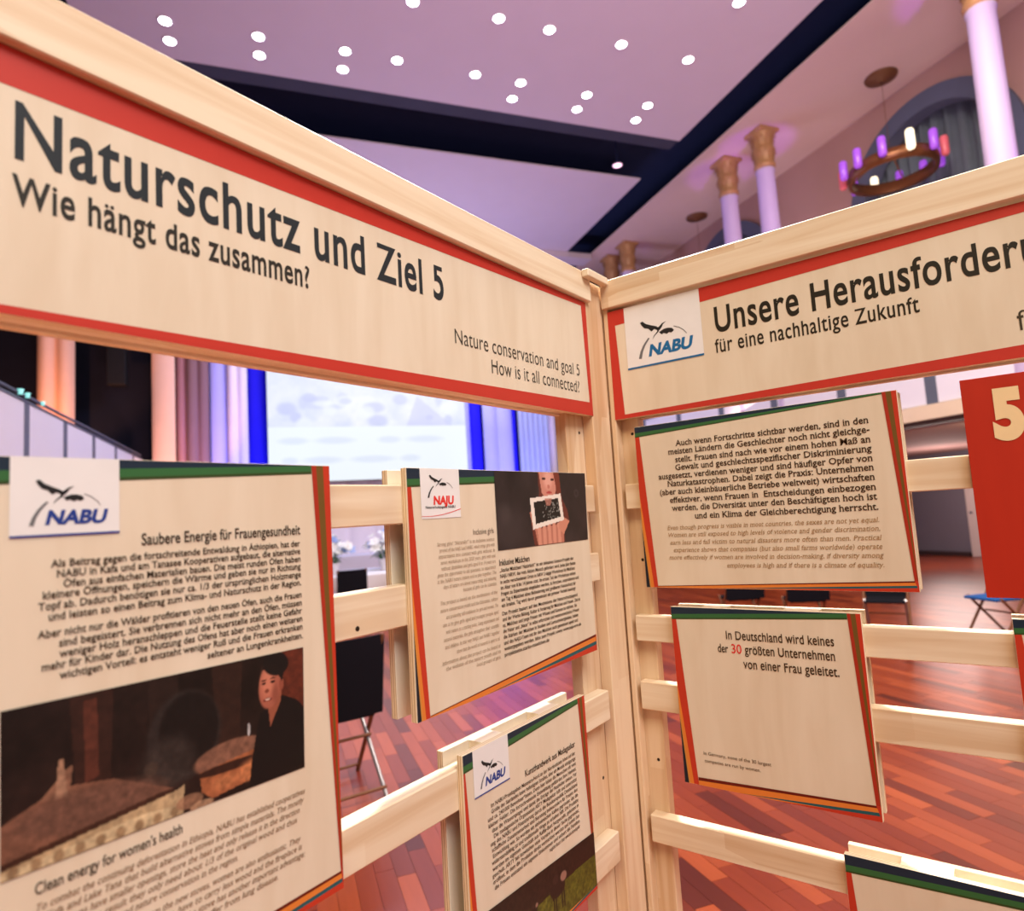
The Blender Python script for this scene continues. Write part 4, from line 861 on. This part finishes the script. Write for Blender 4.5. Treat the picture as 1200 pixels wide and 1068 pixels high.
# banquet table with flowers and chairs far behind the left frame
M_cloth = plain('white_table_linen', (236, 238, 240), .7, .2, .02, 6)
t = hall_empty('banquet_table', 1.25, 12.2, 0); tag(t, 'white-clothed table with flowers seen between the left frame rails', 'table')
MB().lathe([(0, .755), (.85, .755), (.87, .74), (.87, .70)], 32).build('tabletop', M_cloth, t); MB().lathe([(.872, .74), (.86, .55), (.84, .5)], 32).build('tablecloth_drop', M_cloth, t)
MB().tube([(0, 0, 0), (0, 0, .74)], .06, 10).build('pedestal', M_grey, t); MB().lathe([(0, .04), (.35, .03), (.36, 0)], 20).build('foot', M_grey, t)
M_leaf = plain('green_leaf', (58, 108, 62), .6, .2, .25, 9); M_petal = plain('white_petal', (246, 250, 244), .6, .2, .02, 9); M_petal2 = plain('blue_petal', (150, 176, 222), .6, .2, .1, 9)
def bouquet(U, V, label, seed):
    t = hall_empty('flower_arrangement', U, V, .757); tag(t, label, 'flowers', 'white flower arrangements on the table'); r_ = random.Random(seed)
    MB().lathe([(0, 0), (.07, 0), (.05, .03), (.10, .18), (.11, .2), (.10, .2), (.0, .05)], 16).build('vase', M_glassw if False else M_white, t)
    for k in range(44):
        a = r_.random()*2*PI; e = r_.random()**.6; R = .36*e; z_ = .30+.40*(1-e*.6)*r_.random()+.05; s = .055+.035*r_.random(); x, y = R*math.cos(a), R*math.sin(a)
        mb = MB()
        for q in range(6):
            b_ = q*PI/3; mb.add([(0, 0, 0), (s*math.cos(b_-.45), s*math.sin(b_-.45), .02), (s*1.25*math.cos(b_), s*1.25*math.sin(b_), .03), (s*math.cos(b_+.45), s*math.sin(b_+.45), .02)], [(0, 1, 2, 3)])
        mb.lathe([(0, .035), (.02, .025), (.022, 0)], 8); mb.tube([(0, 0, 0), (-x*.8, -y*.8, -z_+.18)], .004, 4)
        mb.build('blossom', M_petal if k % 5 else M_petal2, t, (x, y, z_), (-.9*math.sin(a)*e+.9*math.cos(HANG)*.4, .9*math.cos(a)*e, 0))
    mb = MB()
    for k in range(40):
        a = r_.random()*2*PI; l = .14+.16*r_.random(); z_ = .16+.2*r_.random(); c_, s_ = math.cos(a), math.sin(a)
        mb.add([(.05*c_, .05*s_, z_), (l*.6*c_-.03*s_, l*.6*s_+.03*c_, z_+.08), (l*c_, l*s_, z_+.02), (l*.6*c_+.03*s_, l*.6*s_-.03*c_, z_+.08)], [(0, 1, 2, 3)])
    o = mb.build('foliage', M_leaf, t); o['kind'] = 'stuff'
bouquet(.82, 12.0, 'tall bunch of white blossoms on the far table, left side', 3); bouquet(1.72, 12.2, 'smaller bunch of white blossoms on the far table, right side', 4)

M_black = plain('black_fabric', (16, 17, 24), .8, .15, .1, 8); M_bluef = plain('blue_fabric', (40, 92, 160), .8, .15, .1, 8)
M_legw = plain('brown_beech', (128, 84, 56), .5, .3, .12, 10); M_steel = plain('brushed_steel', (170, 168, 172), .3, .5, .05, 14, metal=.6)
def folding_chair(U, V, rz, label, seatm, steel=False, group='folding chairs in the hall'):
    """faces local -y; backrest at +y"""
    t = hall_empty('folding_chair', U, V, 0, rz); tag(t, label, 'chair', group)
    for s in (-.21, .21):
        MB().tube([(s, -.24, .0), (s, .20, .62), (s, .27, .94)], .014, 8).build('leg', M_legw, t)
        MB().tube([(s*.9, .30, .0), (s*.9, -.16, .47)], .014, 8).build('leg', M_steel if steel else M_legw, t)
    MB().box(-.19, .19, -.22, .17, -.015, .015, bev=.008).build('seat', seatm, t, (0, 0, .455))
    mb = MB(); n = 8
    vs = [(-.225+.45*k/n, .015*math.sin(PI*k/n), q) for q in (-.24, .24) for k in range(n+1)]; vs += [(x, y+.012, z_) for x, y, z_ in vs]
    fs = []
    for k in range(n): fs += [(k, k+1, k+n+2, k+n+1), (2*(n+1)+k, 2*(n+1)+k+n+1, 2*(n+1)+k+n+2, 2*(n+1)+k+1), (k, k+2*(n+1), k+1+2*(n+1), k+1), (k+n+1, k+n+2, k+n+2+2*(n+1), k+n+1+2*(n+1))]
    mb.add(vs, fs); mb.build('backrest', seatm, t, (0, .225, .70), (-.16, 0, 0))
    for y, z_ in ((-.20, .05), (.27, .05)): MB().tube([(-.20, y, z_), (.20, y, z_)], .010, 6).build('stretcher', M_legw, t)
    MB().tube([(-.20, .05, .30), (.20, .05, .30)], .010, 6).build('stretcher', M_legw, t)
    return t
folding_chair(.27, 4.25, PI+.25, 'nearest black folding chair, seen between the left board and the NAJU board', M_black, True)
folding_chair(.95, 10.4, PI, 'left black chair at the flower table far behind', M_black)
folding_chair(1.75, 10.7, PI+.5, 'right black chair at the flower table far behind', M_black, True)
folding_chair(5.15, 6.55, PI*.9, 'left one of the black chairs under the German text board', M_black)
folding_chair(5.55, 5.95, PI*.85, 'middle one of the black chairs under the German text board', M_black)
folding_chair(6.1, 5.35, -.9, 'right slanted black chair under the German text board', M_black, True)
folding_chair(6.95, 4.75, -PI*.55, 'folding chair with a blue fabric seat below the red board', M_bluef)
folding_chair(7.9, 12.6, PI, 'black chair deep under the right gallery beside the corner post', M_black)
